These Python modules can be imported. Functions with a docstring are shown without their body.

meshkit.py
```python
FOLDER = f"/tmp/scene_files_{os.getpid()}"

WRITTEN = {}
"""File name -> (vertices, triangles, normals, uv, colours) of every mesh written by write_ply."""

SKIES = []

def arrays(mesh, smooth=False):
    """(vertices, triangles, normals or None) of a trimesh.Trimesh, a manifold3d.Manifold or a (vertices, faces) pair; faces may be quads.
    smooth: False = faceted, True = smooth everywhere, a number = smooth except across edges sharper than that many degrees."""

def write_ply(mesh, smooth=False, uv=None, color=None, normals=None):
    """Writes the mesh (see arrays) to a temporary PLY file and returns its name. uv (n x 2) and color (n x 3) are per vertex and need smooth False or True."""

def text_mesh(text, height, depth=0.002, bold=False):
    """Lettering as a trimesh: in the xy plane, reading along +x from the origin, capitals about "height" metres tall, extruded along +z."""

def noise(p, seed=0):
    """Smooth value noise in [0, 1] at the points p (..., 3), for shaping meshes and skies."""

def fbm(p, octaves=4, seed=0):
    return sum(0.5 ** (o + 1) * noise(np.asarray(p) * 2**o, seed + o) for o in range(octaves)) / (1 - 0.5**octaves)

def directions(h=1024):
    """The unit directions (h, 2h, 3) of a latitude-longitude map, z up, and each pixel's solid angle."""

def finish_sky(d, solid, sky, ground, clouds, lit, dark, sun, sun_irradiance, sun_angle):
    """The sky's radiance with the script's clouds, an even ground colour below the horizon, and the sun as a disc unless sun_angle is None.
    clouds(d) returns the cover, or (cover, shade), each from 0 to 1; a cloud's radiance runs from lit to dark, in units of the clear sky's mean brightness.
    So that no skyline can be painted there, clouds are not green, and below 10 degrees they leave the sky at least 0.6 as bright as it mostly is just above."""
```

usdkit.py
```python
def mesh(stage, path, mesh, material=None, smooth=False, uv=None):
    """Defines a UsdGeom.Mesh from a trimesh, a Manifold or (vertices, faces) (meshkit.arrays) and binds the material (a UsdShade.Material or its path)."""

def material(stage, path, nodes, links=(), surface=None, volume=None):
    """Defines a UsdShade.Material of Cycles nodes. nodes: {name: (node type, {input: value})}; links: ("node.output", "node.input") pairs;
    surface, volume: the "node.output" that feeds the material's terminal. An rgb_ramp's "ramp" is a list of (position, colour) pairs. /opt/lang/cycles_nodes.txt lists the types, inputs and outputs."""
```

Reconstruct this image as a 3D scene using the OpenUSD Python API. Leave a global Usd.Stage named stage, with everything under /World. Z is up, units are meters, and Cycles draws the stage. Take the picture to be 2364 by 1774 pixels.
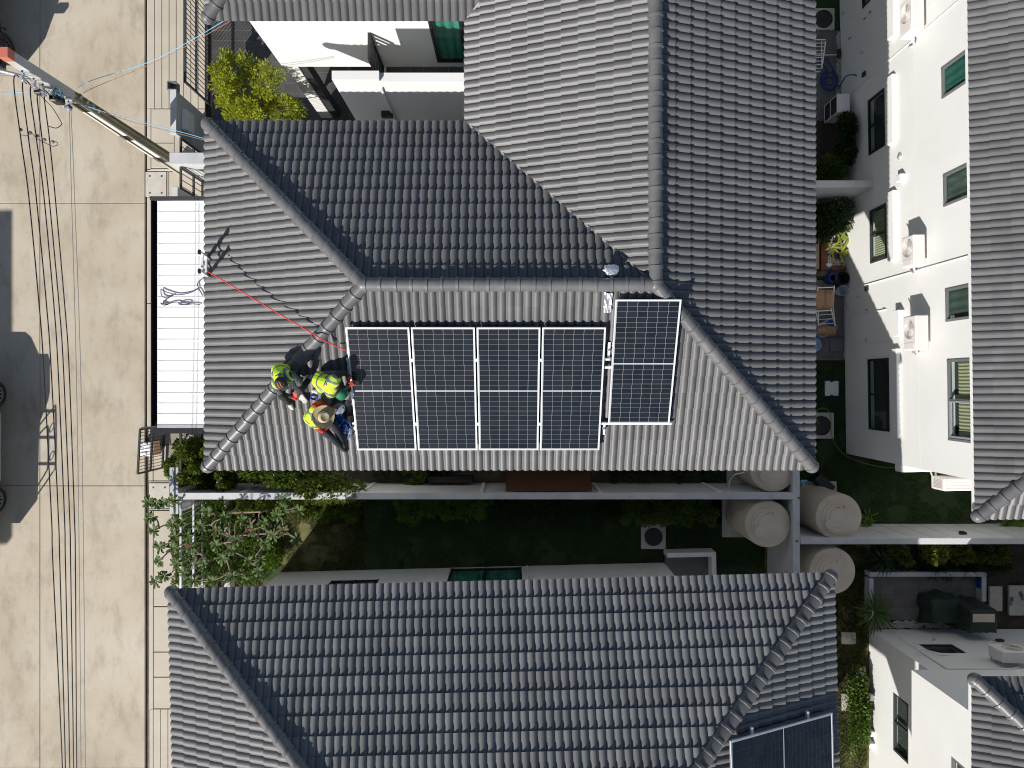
import math, random
import numpy as np
import trimesh, manifold3d, shapely.geometry as sg
import usdkit, meshkit
from pxr import Usd, UsdGeom, UsdLux, UsdShade, Gf, Sdf, Vt

stage = Usd.Stage.CreateInMemory()
UsdGeom.SetStageUpAxis(stage, 'Z'); UsdGeom.SetStageMetersPerUnit(stage, 1.0)
UsdGeom.Xform.Define(stage, '/World'); UsdGeom.Scope.Define(stage, '/World/Looks')

# ---------------------------------------------------------------- camera, sky, sun, exposure
CAM_H, FOC, CX, CY = 20.2, 1639.0, 1182.0, 887.0          # camera height, focal length and centre in photograph pixels
cam = UsdGeom.Camera.Define(stage, '/World/camera')
cam.AddTranslateOp().Set((0, 0, CAM_H))                     # a drone looking straight down, image top = +y
cam.CreateHorizontalApertureAttr(36.0); cam.CreateVerticalApertureAttr(27.0)
cam.CreateFocalLengthAttr(36.0 * FOC / 2364.0)
cam.CreateClippingRangeAttr((0.1, 500))
cam.CreateExposureAttr(EXPOSURE := 0.34)

SUN_EL, SUN_AZ = math.radians(33.6), math.radians(36.5 + 180.0)   # azimuth of the direction towards the sun, from +y to +x
sun_dir = np.array([math.sin(SUN_AZ) * math.cos(SUN_EL), math.cos(SUN_AZ) * math.cos(SUN_EL), math.sin(SUN_EL)])
sky_mat = usdkit.material(stage, '/World/Looks/sky', {
    'sky': ('sky_texture', {'sky_type': 'single_scattering', 'sun_disc': False, 'sun_elevation': SUN_EL,
                            'sun_rotation': math.atan2(sun_dir[0], sun_dir[1])}),
    'bg': ('background_shader', {'strength': 0.06})}, [('sky.color', 'bg.color')], surface='bg.background')
sky = UsdLux.DomeLight.Define(stage, '/World/sky')
UsdShade.MaterialBindingAPI.Apply(sky.GetPrim()).Bind(sky_mat)
sky.GetPrim().SetCustomDataByKey('kind', 'structure'); sky.GetPrim().SetCustomDataByKey('label', 'clear daylight sky over the housing estate')
sun = UsdLux.DistantLight.Define(stage, '/World/sun')
sun.CreateNormalizeAttr(True); sun.CreateIntensityAttr(1.2); sun.CreateAngleAttr(0.5); sun.CreateColorAttr((1.0, 0.96, 0.90))
zz = sun_dir; xx = np.cross([0, 0, 1.0], zz); xx /= np.linalg.norm(xx); yy = np.cross(zz, xx)
sun.AddTransformOp().Set(Gf.Matrix4d(*xx, 0, *yy, 0, *zz, 0, 0, 0, 0, 1))

# ---------------------------------------------------------------- helpers
rng = np.random.default_rng(7)
_used = {}
PLACE = {}                                                    # thing path -> (inverse rotation, location)

def numbered(parent, name):
    k = _used.get((parent, name), -1) + 1; _used[(parent, name)] = k
    return f'{parent}/{name}' + (f'_{k:03d}' if k else '')

def path_of(p):
    return '/World' if p is None else str(p.GetPath())

def tag(prim, label=None, cat=None, group=None, kind=None):
    for k, v in (('label', label), ('category', cat), ('group', group), ('kind', kind)):
        if v: prim.SetCustomDataByKey(k, v)
    return prim

def thing(name, label, cat, loc=(0, 0, 0), rotz=0.0, group=None, kind=None):
    path = numbered('/World', name)
    x = UsdGeom.Xform.Define(stage, path)
    x.AddTranslateOp().Set(tuple(float(a) for a in loc))
    if rotz: x.AddRotateZOp().Set(math.degrees(rotz))
    c, s = math.cos(rotz), math.sin(rotz)
    PLACE[path] = (np.array([[c, s, 0], [-s, c, 0], [0, 0, 1.0]]), np.asarray(loc, float))
    return tag(x.GetPrim(), label, cat, group, kind)

def put(path, v, f, n, m):
    g = UsdGeom.Mesh.Define(stage, path)
    g.CreatePointsAttr(Vt.Vec3fArray.FromNumpy(np.ascontiguousarray(v, np.float32)))
    g.CreateFaceVertexCountsAttr(Vt.IntArray.FromNumpy(np.full(len(f), 3, np.int32)))
    g.CreateFaceVertexIndicesAttr(Vt.IntArray.FromNumpy(np.ascontiguousarray(f, np.int32).ravel()))
    g.CreateSubdivisionSchemeAttr('none')
    if n is not None:
        g.CreateNormalsAttr(Vt.Vec3fArray.FromNumpy(np.ascontiguousarray(n, np.float32))); g.SetNormalsInterpolation('vertex')
    UsdShade.MaterialBindingAPI.Apply(g.GetPrim()).Bind(m)
    return g.GetPrim()

def obj(name, mesh, m, parent=None, smooth=False, label=None, cat=None, group=None, kind=None, local=False, normals=None):
    """One Mesh prim under parent (or /World); vertices in world coordinates unless local."""
    pp = path_of(parent)
    path = numbered(pp, name)
    if normals is not None:
        v, f, n = mesh[0], mesh[1], normals
    else:
        v, f, n = meshkit.arrays(mesh, smooth)
    top = '/'.join(pp.split('/')[:3])
    if not local and top in PLACE:
        R, L = PLACE[top]
        v = (np.asarray(v) - L) @ R.T
        if n is not None: n = n @ R.T
    return tag(put(path, v, f, n, m), label, cat, group, kind)

def copy_of(prim, loc, rotz=0.0, label=None, group=None):
    path = numbered('/World', prim.GetName())
    x = UsdGeom.Xform.Define(stage, path)
    x.GetPrim().GetReferences().AddInternalReference(prim.GetPath())
    x.ClearXformOpOrder()
    x.AddTranslateOp(opSuffix='here').Set(tuple(float(a) for a in loc))
    x.AddRotateZOp(opSuffix='here').Set(math.degrees(rotz))
    x.GetPrim().SetInstanceable(True)
    d = prim.GetCustomData()
    return tag(x.GetPrim(), label or d['label'], d['category'], group or d.get('group'))

def P(px, py, z=0.0):
    """The point at height z that the photograph shows at pixel px, py."""
    k = (CAM_H - z) / FOC
    return np.array([(px - CX) * k, -(py - CY) * k, z])

def hit(px, py, p0, n):
    d = np.array([(px - CX) / FOC, -(py - CY) / FOC, -1.0]); o = np.array([0, 0, CAM_H])
    return o + d * (np.dot(np.asarray(p0) - o, n) / np.dot(d, n))

cat = trimesh.util.concatenate

def box(x0, x1, y0, y1, z0, z1):
    m = trimesh.creation.box((abs(x1 - x0), abs(y1 - y0), abs(z1 - z0)))
    m.apply_translation(((x0 + x1) / 2, (y0 + y1) / 2, (z0 + z1) / 2)); return m

def cbox(x0, x1, y0, y1, z0, z1, c=0.01):
    """A box with chamfered edges."""
    x0, x1 = sorted((x0, x1)); y0, y1 = sorted((y0, y1)); z0, z1 = sorted((z0, z1))
    c = min(c, (x1 - x0) / 3, (y1 - y0) / 3, (z1 - z0) / 3)
    pts = []
    for sx in (0, 1):
        for sy in (0, 1):
            for sz in (0, 1):
                X, Y, Z = (x0, x1)[sx], (y0, y1)[sy], (z0, z1)[sz]
                dx, dy, dz = (c, -c)[sx], (c, -c)[sy], (c, -c)[sz]
                pts += [(X + dx, Y + dy, Z), (X + dx, Y, Z + dz), (X, Y + dy, Z + dz)]
    return trimesh.convex.convex_hull(np.array(pts))

def frame_of(d, up=(0, 0, 1.0)):
    d = np.asarray(d, float); d = d / np.linalg.norm(d)
    if abs(np.dot(d, up)) > 0.98: up = (0, 1.0, 0)
    s = np.cross(d, up); s /= np.linalg.norm(s)
    return d, s, np.cross(s, d)

def bar(p0, p1, w, h, up=(0, 0, 1.0)):
    """A rectangular bar from p0 to p1, w wide and h high."""
    p0, p1 = np.asarray(p0, float), np.asarray(p1, float)
    d, s, u = frame_of(p1 - p0, up)
    L = np.linalg.norm(p1 - p0)
    m = trimesh.creation.box((L, w, h))
    T = np.eye(4); T[:3, 0], T[:3, 1], T[:3, 2], T[:3, 3] = d, s, u, (p0 + p1) / 2
    if np.linalg.det(T[:3, :3]) < 0: T[:3, 1] *= -1
    m.apply_transform(T); return m

def tube(pts, r, n=8, closed_ends=True):
    pts = np.asarray(pts, float); N = len(pts)
    r = np.broadcast_to(r, N)
    tan = np.gradient(pts, axis=0); tan /= np.maximum(np.linalg.norm(tan, axis=1, keepdims=True), 1e-9)
    ref = np.array([0, 0, 1.0]) if abs(tan[:, 2]).mean() < 0.8 else np.array([0, 1.0, 0])
    a = np.arange(n) * 2 * np.pi / n
    rings = []
    for p, t, rr in zip(pts, tan, r):
        s = np.cross(t, ref); s /= max(np.linalg.norm(s), 1e-9); u = np.cross(s, t)
        rings.append(p + rr * (np.cos(a)[:, None] * s + np.sin(a)[:, None] * u))
    v = np.concatenate(rings); f = []
    for i in range(N - 1):
        for j in range(n):
            k = (j + 1) % n
            q = (i * n + j, i * n + k, (i + 1) * n + k, (i + 1) * n + j)
            f += [(q[0], q[1], q[2]), (q[0], q[2], q[3])]
    if closed_ends:
        v = np.vstack([v, pts[0], pts[-1]])
        for j in range(n):
            k = (j + 1) % n
            f += [(N * n, k, j), (N * n + 1, (N - 1) * n + j, (N - 1) * n + k)]
    return trimesh.Trimesh(v, f, process=False)

def spline(pts, n=8):
    """Catmull-Rom through the points."""
    p = np.asarray(pts, float); p = np.vstack([2 * p[0] - p[1], p, 2 * p[-1] - p[-2]]); out = []
    for i in range(1, len(p) - 2):
        t = np.linspace(0, 1, n, endpoint=False)[:, None]
        a, b, c, d = p[i - 1:i + 3]
        out.append(0.5 * (2 * b + (c - a) * t + (2 * a - 5 * b + 4 * c - d) * t ** 2 + (3 * b - a - 3 * c + d) * t ** 3))
    return np.vstack(out + [p[-2:-1]])

def lathe(profile, loc=(0, 0, 0), n=32):
    m = trimesh.creation.revolve(np.array(profile, float), sections=n)
    m.apply_translation(loc); return m

def cyl(p0, p1, r0, r1=None, n=16):
    return tube([p0, p1], [r0, r0 if r1 is None else r1], n)

def prism(poly, z0, z1):
    """Vertical prism over an xy polygon."""
    m = trimesh.creation.extrude_polygon(sg.Polygon(poly), z1 - z0, engine='earcut'); m.apply_translation((0, 0, z0)); return m

def move(m, loc=(0, 0, 0), R=None):
    m = m.copy()
    if R is not None: m.vertices = np.asarray(m.vertices) @ np.asarray(R).T
    m.vertices = np.asarray(m.vertices) + np.asarray(loc, float); return m

def rotz(a):
    c, s = math.cos(a), math.sin(a); return np.array([[c, -s, 0], [s, c, 0], [0, 0, 1.0]])

def man(m):
    return manifold3d.Manifold(manifold3d.Mesh(np.asarray(m.vertices, np.float32), np.asarray(m.faces, np.uint32)))

def cut(a, *holes):
    r = man(a)
    for h in holes: r = r - man(h)
    k = r.to_mesh()
    return trimesh.Trimesh(k.vert_properties[:, :3], k.tri_verts, process=False)

# ---------------------------------------------------------------- materials
def mat(name, a, b=None, scale=3.0, rough=0.6, bump=0.0, bscale=60.0, island=0.0, detail=4.0, metal=0.0, spec=0.5, coat=0.0, stops=(0.35, 0.65), space='position', stretch=None):
    """Principled surface whose colour drifts between a and b with noise; island = spread of brightness from piece to piece."""
    b = a if b is None else b
    nodes = {'geo': ('geometry', {}), 'n': ('noise_texture', {'scale': scale, 'detail': detail, 'roughness': 0.6}),
             'r': ('rgb_ramp', {'ramp': [(stops[0], a), (stops[1], b)]}),
             'p': ('principled_bsdf', {'roughness': rough, 'metallic': metal, 'specular_ior_level': spec, 'coat_weight': coat})}
    links = [('n.fac', 'r.fac')]
    if space == 'object':
        nodes['tc'] = ('texture_coordinate', {}); src = 'tc.object'
    else: src = 'geo.position'
    if stretch:
        nodes['map'] = ('mapping', {'scale': stretch}); links += [(src, 'map.vector')]; src = 'map.vector'
    links.append((src, 'n.vector'))
    last = 'r.color'
    if island:
        nodes['m'] = ('math', {'math_type': 'multiply_add', 'value2': 2 * island, 'value3': 1 - island})
        nodes['mul'] = ('mix_color', {'blend_type': 'multiply', 'fac': 1.0, 'use_clamp': False})
        nodes['oi'] = ('object_info', {}); nodes['add'] = ('math', {'math_type': 'add'}); nodes['fr'] = ('math', {'math_type': 'fraction'})
        nodes['cc'] = ('combine_color', {})
        links += [('geo.random_per_island', 'add.value1'), ('oi.random', 'add.value2'), ('add.value', 'fr.value1'), ('fr.value', 'm.value1'),
                  ('m.value', 'cc.r'), ('m.value', 'cc.g'), ('m.value', 'cc.b'), (last, 'mul.a'), ('cc.color', 'mul.b')]
        last = 'mul.result'
    links.append((last, 'p.base_color'))
    if bump:
        nodes['bn'] = ('noise_texture', {'scale': bscale, 'detail': 3.0}); nodes['b'] = ('bump', {'strength': bump, 'distance': 0.01})
        links += [(src, 'bn.vector'), ('bn.fac', 'b.height'), ('b.normal', 'p.normal')]
    return usdkit.material(stage, '/World/Looks/' + name, nodes, links, surface='p.BSDF')

def leaf_mat(name, a, b, trans=0.3, rough=0.45):
    return usdkit.material(stage, '/World/Looks/' + name, {
        'geo': ('geometry', {}), 'r': ('rgb_ramp', {'ramp': [(0.0, a), (1.0, b)]}),
        'p': ('principled_bsdf', {'roughness': rough, 'specular_ior_level': 0.4}), 't': ('translucent_bsdf', {}), 'mix': ('mix_closure', {'fac': trans})},
        [('geo.random_per_island', 'r.fac'), ('r.color', 'p.base_color'), ('r.color', 't.color'), ('p.BSDF', 'mix.closure1'), ('t.BSDF', 'mix.closure2')], surface='mix.closure')

def pane_mat(name, tint=(0.92, 0.96, 0.95)):
    return usdkit.material(stage, '/World/Looks/' + name, {
        't': ('transparent_bsdf', {'color': tint}), 'g': ('glossy_bsdf', {'color': (0.9, 0.95, 0.93), 'roughness': 0.02}), 'm': ('mix_closure', {'fac': 0.09})},
        [('t.BSDF', 'm.closure1'), ('g.BSDF', 'm.closure2')], surface='m.closure')

M = {}
M['tile'] = mat('roof_tile', (0.104, 0.103, 0.106), (0.126, 0.124, 0.125), scale=2.5, rough=0.47, island=0.12, bump=0.12, bscale=140, spec=0.45)
M['ridge'] = mat('ridge_tile', (0.112, 0.112, 0.117), (0.14, 0.139, 0.141), scale=5, rough=0.42, island=0.06, spec=0.5)
M['tile_low'] = mat('roof_tile_grey', (0.142, 0.143, 0.147), (0.17, 0.17, 0.171), scale=2.5, rough=0.5, island=0.12, bump=0.12, bscale=140, spec=0.4)
M['underlay'] = mat('roof_underlay', (0.03, 0.03, 0.033))
M['soffit'] = mat('soffit', (0.7, 0.7, 0.68))
M['white'] = mat('white_render', (0.725, 0.725, 0.705), (0.77, 0.77, 0.755), scale=0.6, rough=0.8, bump=0.08, bscale=25)
M['white_dirty'] = mat('white_coping', (0.44, 0.455, 0.47), (0.55, 0.56, 0.57), scale=1.5, rough=0.75, bump=0.06)
M['boundary'] = mat('boundary_render', (0.50, 0.51, 0.505), (0.60, 0.61, 0.60), scale=0.9, rough=0.85, bump=0.08, bscale=25)
M['grey_wall'] = mat('grey_wall', (0.40, 0.42, 0.44), (0.47, 0.48, 0.5), scale=1.0, rough=0.8)
M['flash'] = mat('mortar', (0.28, 0.26, 0.24), (0.42, 0.40, 0.37), scale=8, rough=0.8)
M['concrete'] = usdkit.material(stage, '/World/Looks/road_concrete', {
    'geo': ('geometry', {}), 'n1': ('noise_texture', {'scale': 0.33, 'detail': 6.0, 'roughness': 0.62, 'distortion': 0.6}), 'r1': ('rgb_ramp', {'ramp': [(0.30, (0.385, 0.325, 0.245)), (0.5, (0.47, 0.41, 0.32)), (0.7, (0.52, 0.47, 0.39))]}),
    'map': ('mapping', {'scale': (1.6, 0.7, 1.0)}), 'n2': ('noise_texture', {'scale': 1.3, 'detail': 9.0, 'roughness': 0.7}), 'r2': ('rgb_ramp', {'ramp': [(0.33, (0.72, 0.70, 0.68)), (0.5, (1.0, 1.0, 1.0)), (0.75, (1.08, 1.07, 1.05))]}),
    'n3': ('noise_texture', {'scale': 9.0, 'detail': 8.0, 'roughness': 0.8}), 'r3': ('rgb_ramp', {'ramp': [(0.28, (0.72, 0.71, 0.70)), (0.42, (1.0, 1.0, 1.0))]}),
    'x1': ('mix_color', {'blend_type': 'multiply', 'fac': 0.8, 'use_clamp': False}), 'x2': ('mix_color', {'blend_type': 'multiply', 'fac': 0.55, 'use_clamp': False}),
    'bn': ('noise_texture', {'scale': 55.0, 'detail': 3.0}), 'b': ('bump', {'strength': 0.15, 'distance': 0.01}), 'p': ('principled_bsdf', {'roughness': 0.85})},
    [('geo.position', 'n1.vector'), ('geo.position', 'map.vector'), ('map.vector', 'n2.vector'), ('geo.position', 'n3.vector'), ('geo.position', 'bn.vector'), ('n1.fac', 'r1.fac'), ('n2.fac', 'r2.fac'), ('n3.fac', 'r3.fac'),
     ('r1.color', 'x1.a'), ('r2.color', 'x1.b'), ('x1.result', 'x2.a'), ('r3.color', 'x2.b'), ('x2.result', 'p.base_color'), ('bn.fac', 'b.height'), ('b.normal', 'p.normal')], surface='p.BSDF')
M['pave'] = mat('pavement_concrete', (0.45, 0.40, 0.325), (0.51, 0.465, 0.39), scale=0.8, rough=0.85, bump=0.1, detail=6)
M['cover'] = mat('cover_concrete', (0.46, 0.43, 0.38), (0.54, 0.51, 0.46), scale=3, rough=0.8)
M['dark'] = mat('dark_gap', (0.05, 0.04, 0.03), (0.12, 0.09, 0.065), scale=6)
M['soil'] = mat('soil', (0.045, 0.035, 0.025), (0.08, 0.06, 0.045), scale=4, rough=0.95, bump=0.4)
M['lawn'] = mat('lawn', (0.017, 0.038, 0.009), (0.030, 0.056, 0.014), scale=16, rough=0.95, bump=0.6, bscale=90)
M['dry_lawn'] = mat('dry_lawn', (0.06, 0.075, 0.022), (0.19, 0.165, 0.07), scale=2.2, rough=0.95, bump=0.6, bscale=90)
M['floor'] = mat('dark_floor_tile', (0.075, 0.072, 0.07), (0.10, 0.096, 0.093), scale=3, rough=0.4, island=0.08)
M['grout'] = mat('grout', (0.30, 0.29, 0.28), rough=0.9)
M['grey_floor'] = mat('grey_floor_tile', (0.115, 0.11, 0.108), (0.15, 0.145, 0.142), scale=3, rough=0.6, island=0.08)
M['black'] = mat('black_steel', (0.018, 0.018, 0.02), rough=0.4)
M['char'] = mat('charcoal_steel', (0.045, 0.048, 0.052), rough=0.45)
M['greyframe'] = mat('grey_aluminium', (0.16, 0.165, 0.17), rough=0.4)
M['alu'] = mat('aluminium', (0.82, 0.83, 0.84), rough=0.35, metal=0.35)
M['steel'] = mat('galvanised', (0.55, 0.57, 0.6), (0.66, 0.67, 0.7), scale=12, rough=0.4, metal=0.6)
M['sheet'] = mat('white_sheet', (0.82, 0.83, 0.85), (0.86, 0.86, 0.87), scale=1.2, rough=0.4)
M['cell'] = mat('solar_cell', (0.012, 0.0155, 0.022), (0.017, 0.020, 0.026), scale=2, rough=0.16, island=0.2, spec=0.4)
M['back'] = mat('cell_gap', (0.50, 0.53, 0.56), rough=0.3)
M['pane'] = pane_mat('window_pane')
M['curtain'] = mat('green_curtain', (0.03, 0.22, 0.16), (0.06, 0.34, 0.26), scale=2, rough=0.9)
M['teal_curtain'] = mat('teal_curtain', (0.02, 0.11, 0.09), (0.035, 0.15, 0.125), scale=2, rough=0.9)
M['dim_curtain'] = mat('dim_curtain', (0.05, 0.075, 0.06), (0.09, 0.12, 0.09), scale=2, rough=0.9)
M['blind'] = mat('cream_blind', (0.42, 0.40, 0.26), rough=0.8)
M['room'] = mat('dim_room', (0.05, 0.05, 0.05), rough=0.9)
M['tank'] = mat('beige_tank', (0.56, 0.47, 0.375), (0.62, 0.53, 0.43), scale=2, rough=0.55)
M['ac'] = mat('ac_casing', (0.70, 0.655, 0.635), (0.74, 0.70, 0.68), rough=0.5)
M['fan'] = mat('ac_grille', (0.40, 0.37, 0.35), rough=0.5)
M['plastic_w'] = mat('white_plastic', (0.75, 0.75, 0.75), rough=0.4)
M['wood'] = mat('brown_board', (0.10, 0.042, 0.02), (0.135, 0.06, 0.028), scale=2, rough=0.5, stretch=(1, 14, 14))
M['blue'] = mat('blue_plastic', (0.012, 0.05, 0.22), rough=0.5)
M['blue_rope'] = mat('blue_rope', (0.03, 0.11, 0.42), (0.05, 0.17, 0.55), scale=30, rough=0.7)
M['terra'] = mat('terracotta', (0.14, 0.05, 0.03), (0.22, 0.09, 0.05), scale=6, rough=0.85)
M['pebble'] = mat('pebble', (0.45, 0.43, 0.40), rough=0.8, island=0.5)
M['cloth'] = mat('brown_towel', (0.32, 0.19, 0.11), (0.38, 0.24, 0.15), scale=6, rough=0.95, bump=0.3)
M['lav'] = mat('lavender_plastic', (0.35, 0.36, 0.72), rough=0.4)
M['ltblue'] = mat('light_blue_plastic', (0.30, 0.45, 0.62), rough=0.35)
M['rubber'] = mat('rubber', (0.02, 0.02, 0.02), rough=0.8)
M['carpaint'] = mat('car_paint', (0.012, 0.013, 0.016), rough=0.22, coat=1.0)
M['cover_green'] = mat('dark_green_cover', (0.014, 0.026, 0.02), (0.022, 0.036, 0.028), scale=4, rough=0.55, bump=0.3, bscale=8)
M['bark'] = mat('bark', (0.16, 0.12, 0.09), (0.24, 0.19, 0.15), scale=14, rough=0.95, bump=0.4)
M['pole'] = mat('pole_concrete', (0.40, 0.39, 0.37), (0.48, 0.47, 0.45), scale=4, rough=0.85, bump=0.2)
M['red'] = mat('red_paint', (0.50, 0.15, 0.10), rough=0.6)
M['yellow'] = mat('yellow_conduit', (0.20, 0.15, 0.02), rough=0.5)
M['sky_cable'] = mat('light_blue_cable', (0.15, 0.45, 0.68), rough=0.5)
M['orange_cable'] = mat('brown_cable', (0.32, 0.15, 0.09), rough=0.6)
M['red_rope'] = mat('red_rope', (0.65, 0.035, 0.03), rough=0.7)
M['card'] = mat('cardboard', (0.34, 0.22, 0.12), rough=0.9)
M['paint_w'] = mat('white_band', (0.78, 0.77, 0.72), rough=0.6)
L = {}
L['lime'] = leaf_mat('lime_leaf', (0.32, 0.36, 0.025), (0.52, 0.54, 0.09), 0.45)
L['glossy'] = leaf_mat('glossy_leaf', (0.11, 0.16, 0.022), (0.27, 0.33, 0.06), 0.3, 0.3)
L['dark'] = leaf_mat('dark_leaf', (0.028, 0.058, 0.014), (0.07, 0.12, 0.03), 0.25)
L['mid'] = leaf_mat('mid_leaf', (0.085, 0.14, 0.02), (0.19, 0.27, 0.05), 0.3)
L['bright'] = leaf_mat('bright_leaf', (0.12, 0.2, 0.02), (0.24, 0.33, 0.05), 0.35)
L['yellow'] = leaf_mat('yellow_leaf', (0.26, 0.30, 0.03), (0.62, 0.58, 0.16), 0.3)
L['orange'] = leaf_mat('orange_leaf', (0.14, 0.16, 0.02), (0.62, 0.17, 0.035), 0.3)
L['desert'] = leaf_mat('whorl_leaf', (0.065, 0.115, 0.02), (0.14, 0.205, 0.045), 0.25, 0.6)
L['grass'] = leaf_mat('grass_blade', (0.03, 0.055, 0.012), (0.075, 0.115, 0.025), 0.3)
L['straw'] = leaf_mat('dry_blade', (0.13, 0.13, 0.04), (0.30, 0.24, 0.11), 0.3)
L['pink'] = leaf_mat('pink_petal', (0.55, 0.08, 0.16), (0.7, 0.25, 0.34), 0.3)
# ---------------------------------------------------------------- roof tiles
EAVE_Z, PITCH = 6.41, math.atan(1.475 / 3.4)
TW, TL, RISE = 0.304, 0.33, 0.034                             # tile width, exposed length, step at its lower edge

def _tile_template():
    u, h = [], []
    roll, pitch = 0.138, 0.152
    for k in range(2):
        for q in np.linspace(0, 1, 7):
            u.append(k * pitch + q * roll); h.append(0.037 * math.sin(math.pi * q) ** 0.62)
        u.append(k * pitch + 0.145); h.append(-0.004)
    u.append(2 * pitch); h.append(0.0)
    u, h = np.array(u), np.array(h)
    n = len(u)
    du, dh = np.gradient(u), np.gradient(h)
    nu, nh = -dh, du
    s0, s1 = 0.0, TL + 0.06
    front = np.stack([u, np.full(n, s0), h + RISE], 1); back = np.stack([u, np.full(n, s1), h * 0.97 - RISE * 0.1], 1)
    tilt = -(RISE * 1.1) / (s1 - s0)
    nn = np.stack([nu, -tilt * nh, nh], 1); nn /= np.linalg.norm(nn, axis=1, keepdims=True)
    low = np.stack([u, np.full(n, s0 + 0.018), h + RISE - 0.028], 1)
    v = np.vstack([front, back, front, low]); nrm = np.vstack([nn, nn, np.tile([0, -1.0, 0.0], (2 * n, 1))])
    f = []
    for i in range(n - 1):
        f += [(i, i + 1, n + i + 1), (i, n + i + 1, n + i), (2 * n + i, 3 * n + i, 3 * n + i + 1), (2 * n + i, 3 * n + i + 1, 2 * n + i + 1)]
    return v, nrm, np.array(f)
TILE = _tile_template()

def clip(v, n, f, p, q):
    """Keeps what lies left of the plan line p -> q."""
    nx, ny = -(q[1] - p[1]), q[0] - p[0]
    d = (v[:, 0] - p[0]) * nx + (v[:, 1] - p[1]) * ny
    if (d >= 0).all(): return v, n, f
    if (d <= 0).all(): return None
    vs, ns, fs = list(v), list(n), []
    cache = {}
    def mid(a, b):
        k = (min(a, b), max(a, b))
        if k not in cache:
            t = d[a] / (d[a] - d[b])
            vs.append(v[a] + t * (v[b] - v[a])); ns.append(n[a] + t * (n[b] - n[a])); cache[k] = len(vs) - 1
        return cache[k]
    for t in f:
        ins = [d[i] >= 0 for i in t]
        if all(ins): fs.append(tuple(t)); continue
        if not any(ins): continue
        poly = []
        for k in range(3):
            a, b = t[k], t[(k + 1) % 3]
            if ins[k]: poly.append(a)
            if ins[k] != ins[(k + 1) % 3]: poly.append(mid(a, b))
        for k in range(1, len(poly) - 1): fs.append((poly[0], poly[k], poly[k + 1]))
    if not fs: return None
    f = np.array(fs); used = np.unique(f); re = np.full(len(vs), -1); re[used] = np.arange(len(used))
    return np.array(vs)[used], np.array(ns)[used], re[f]

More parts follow.
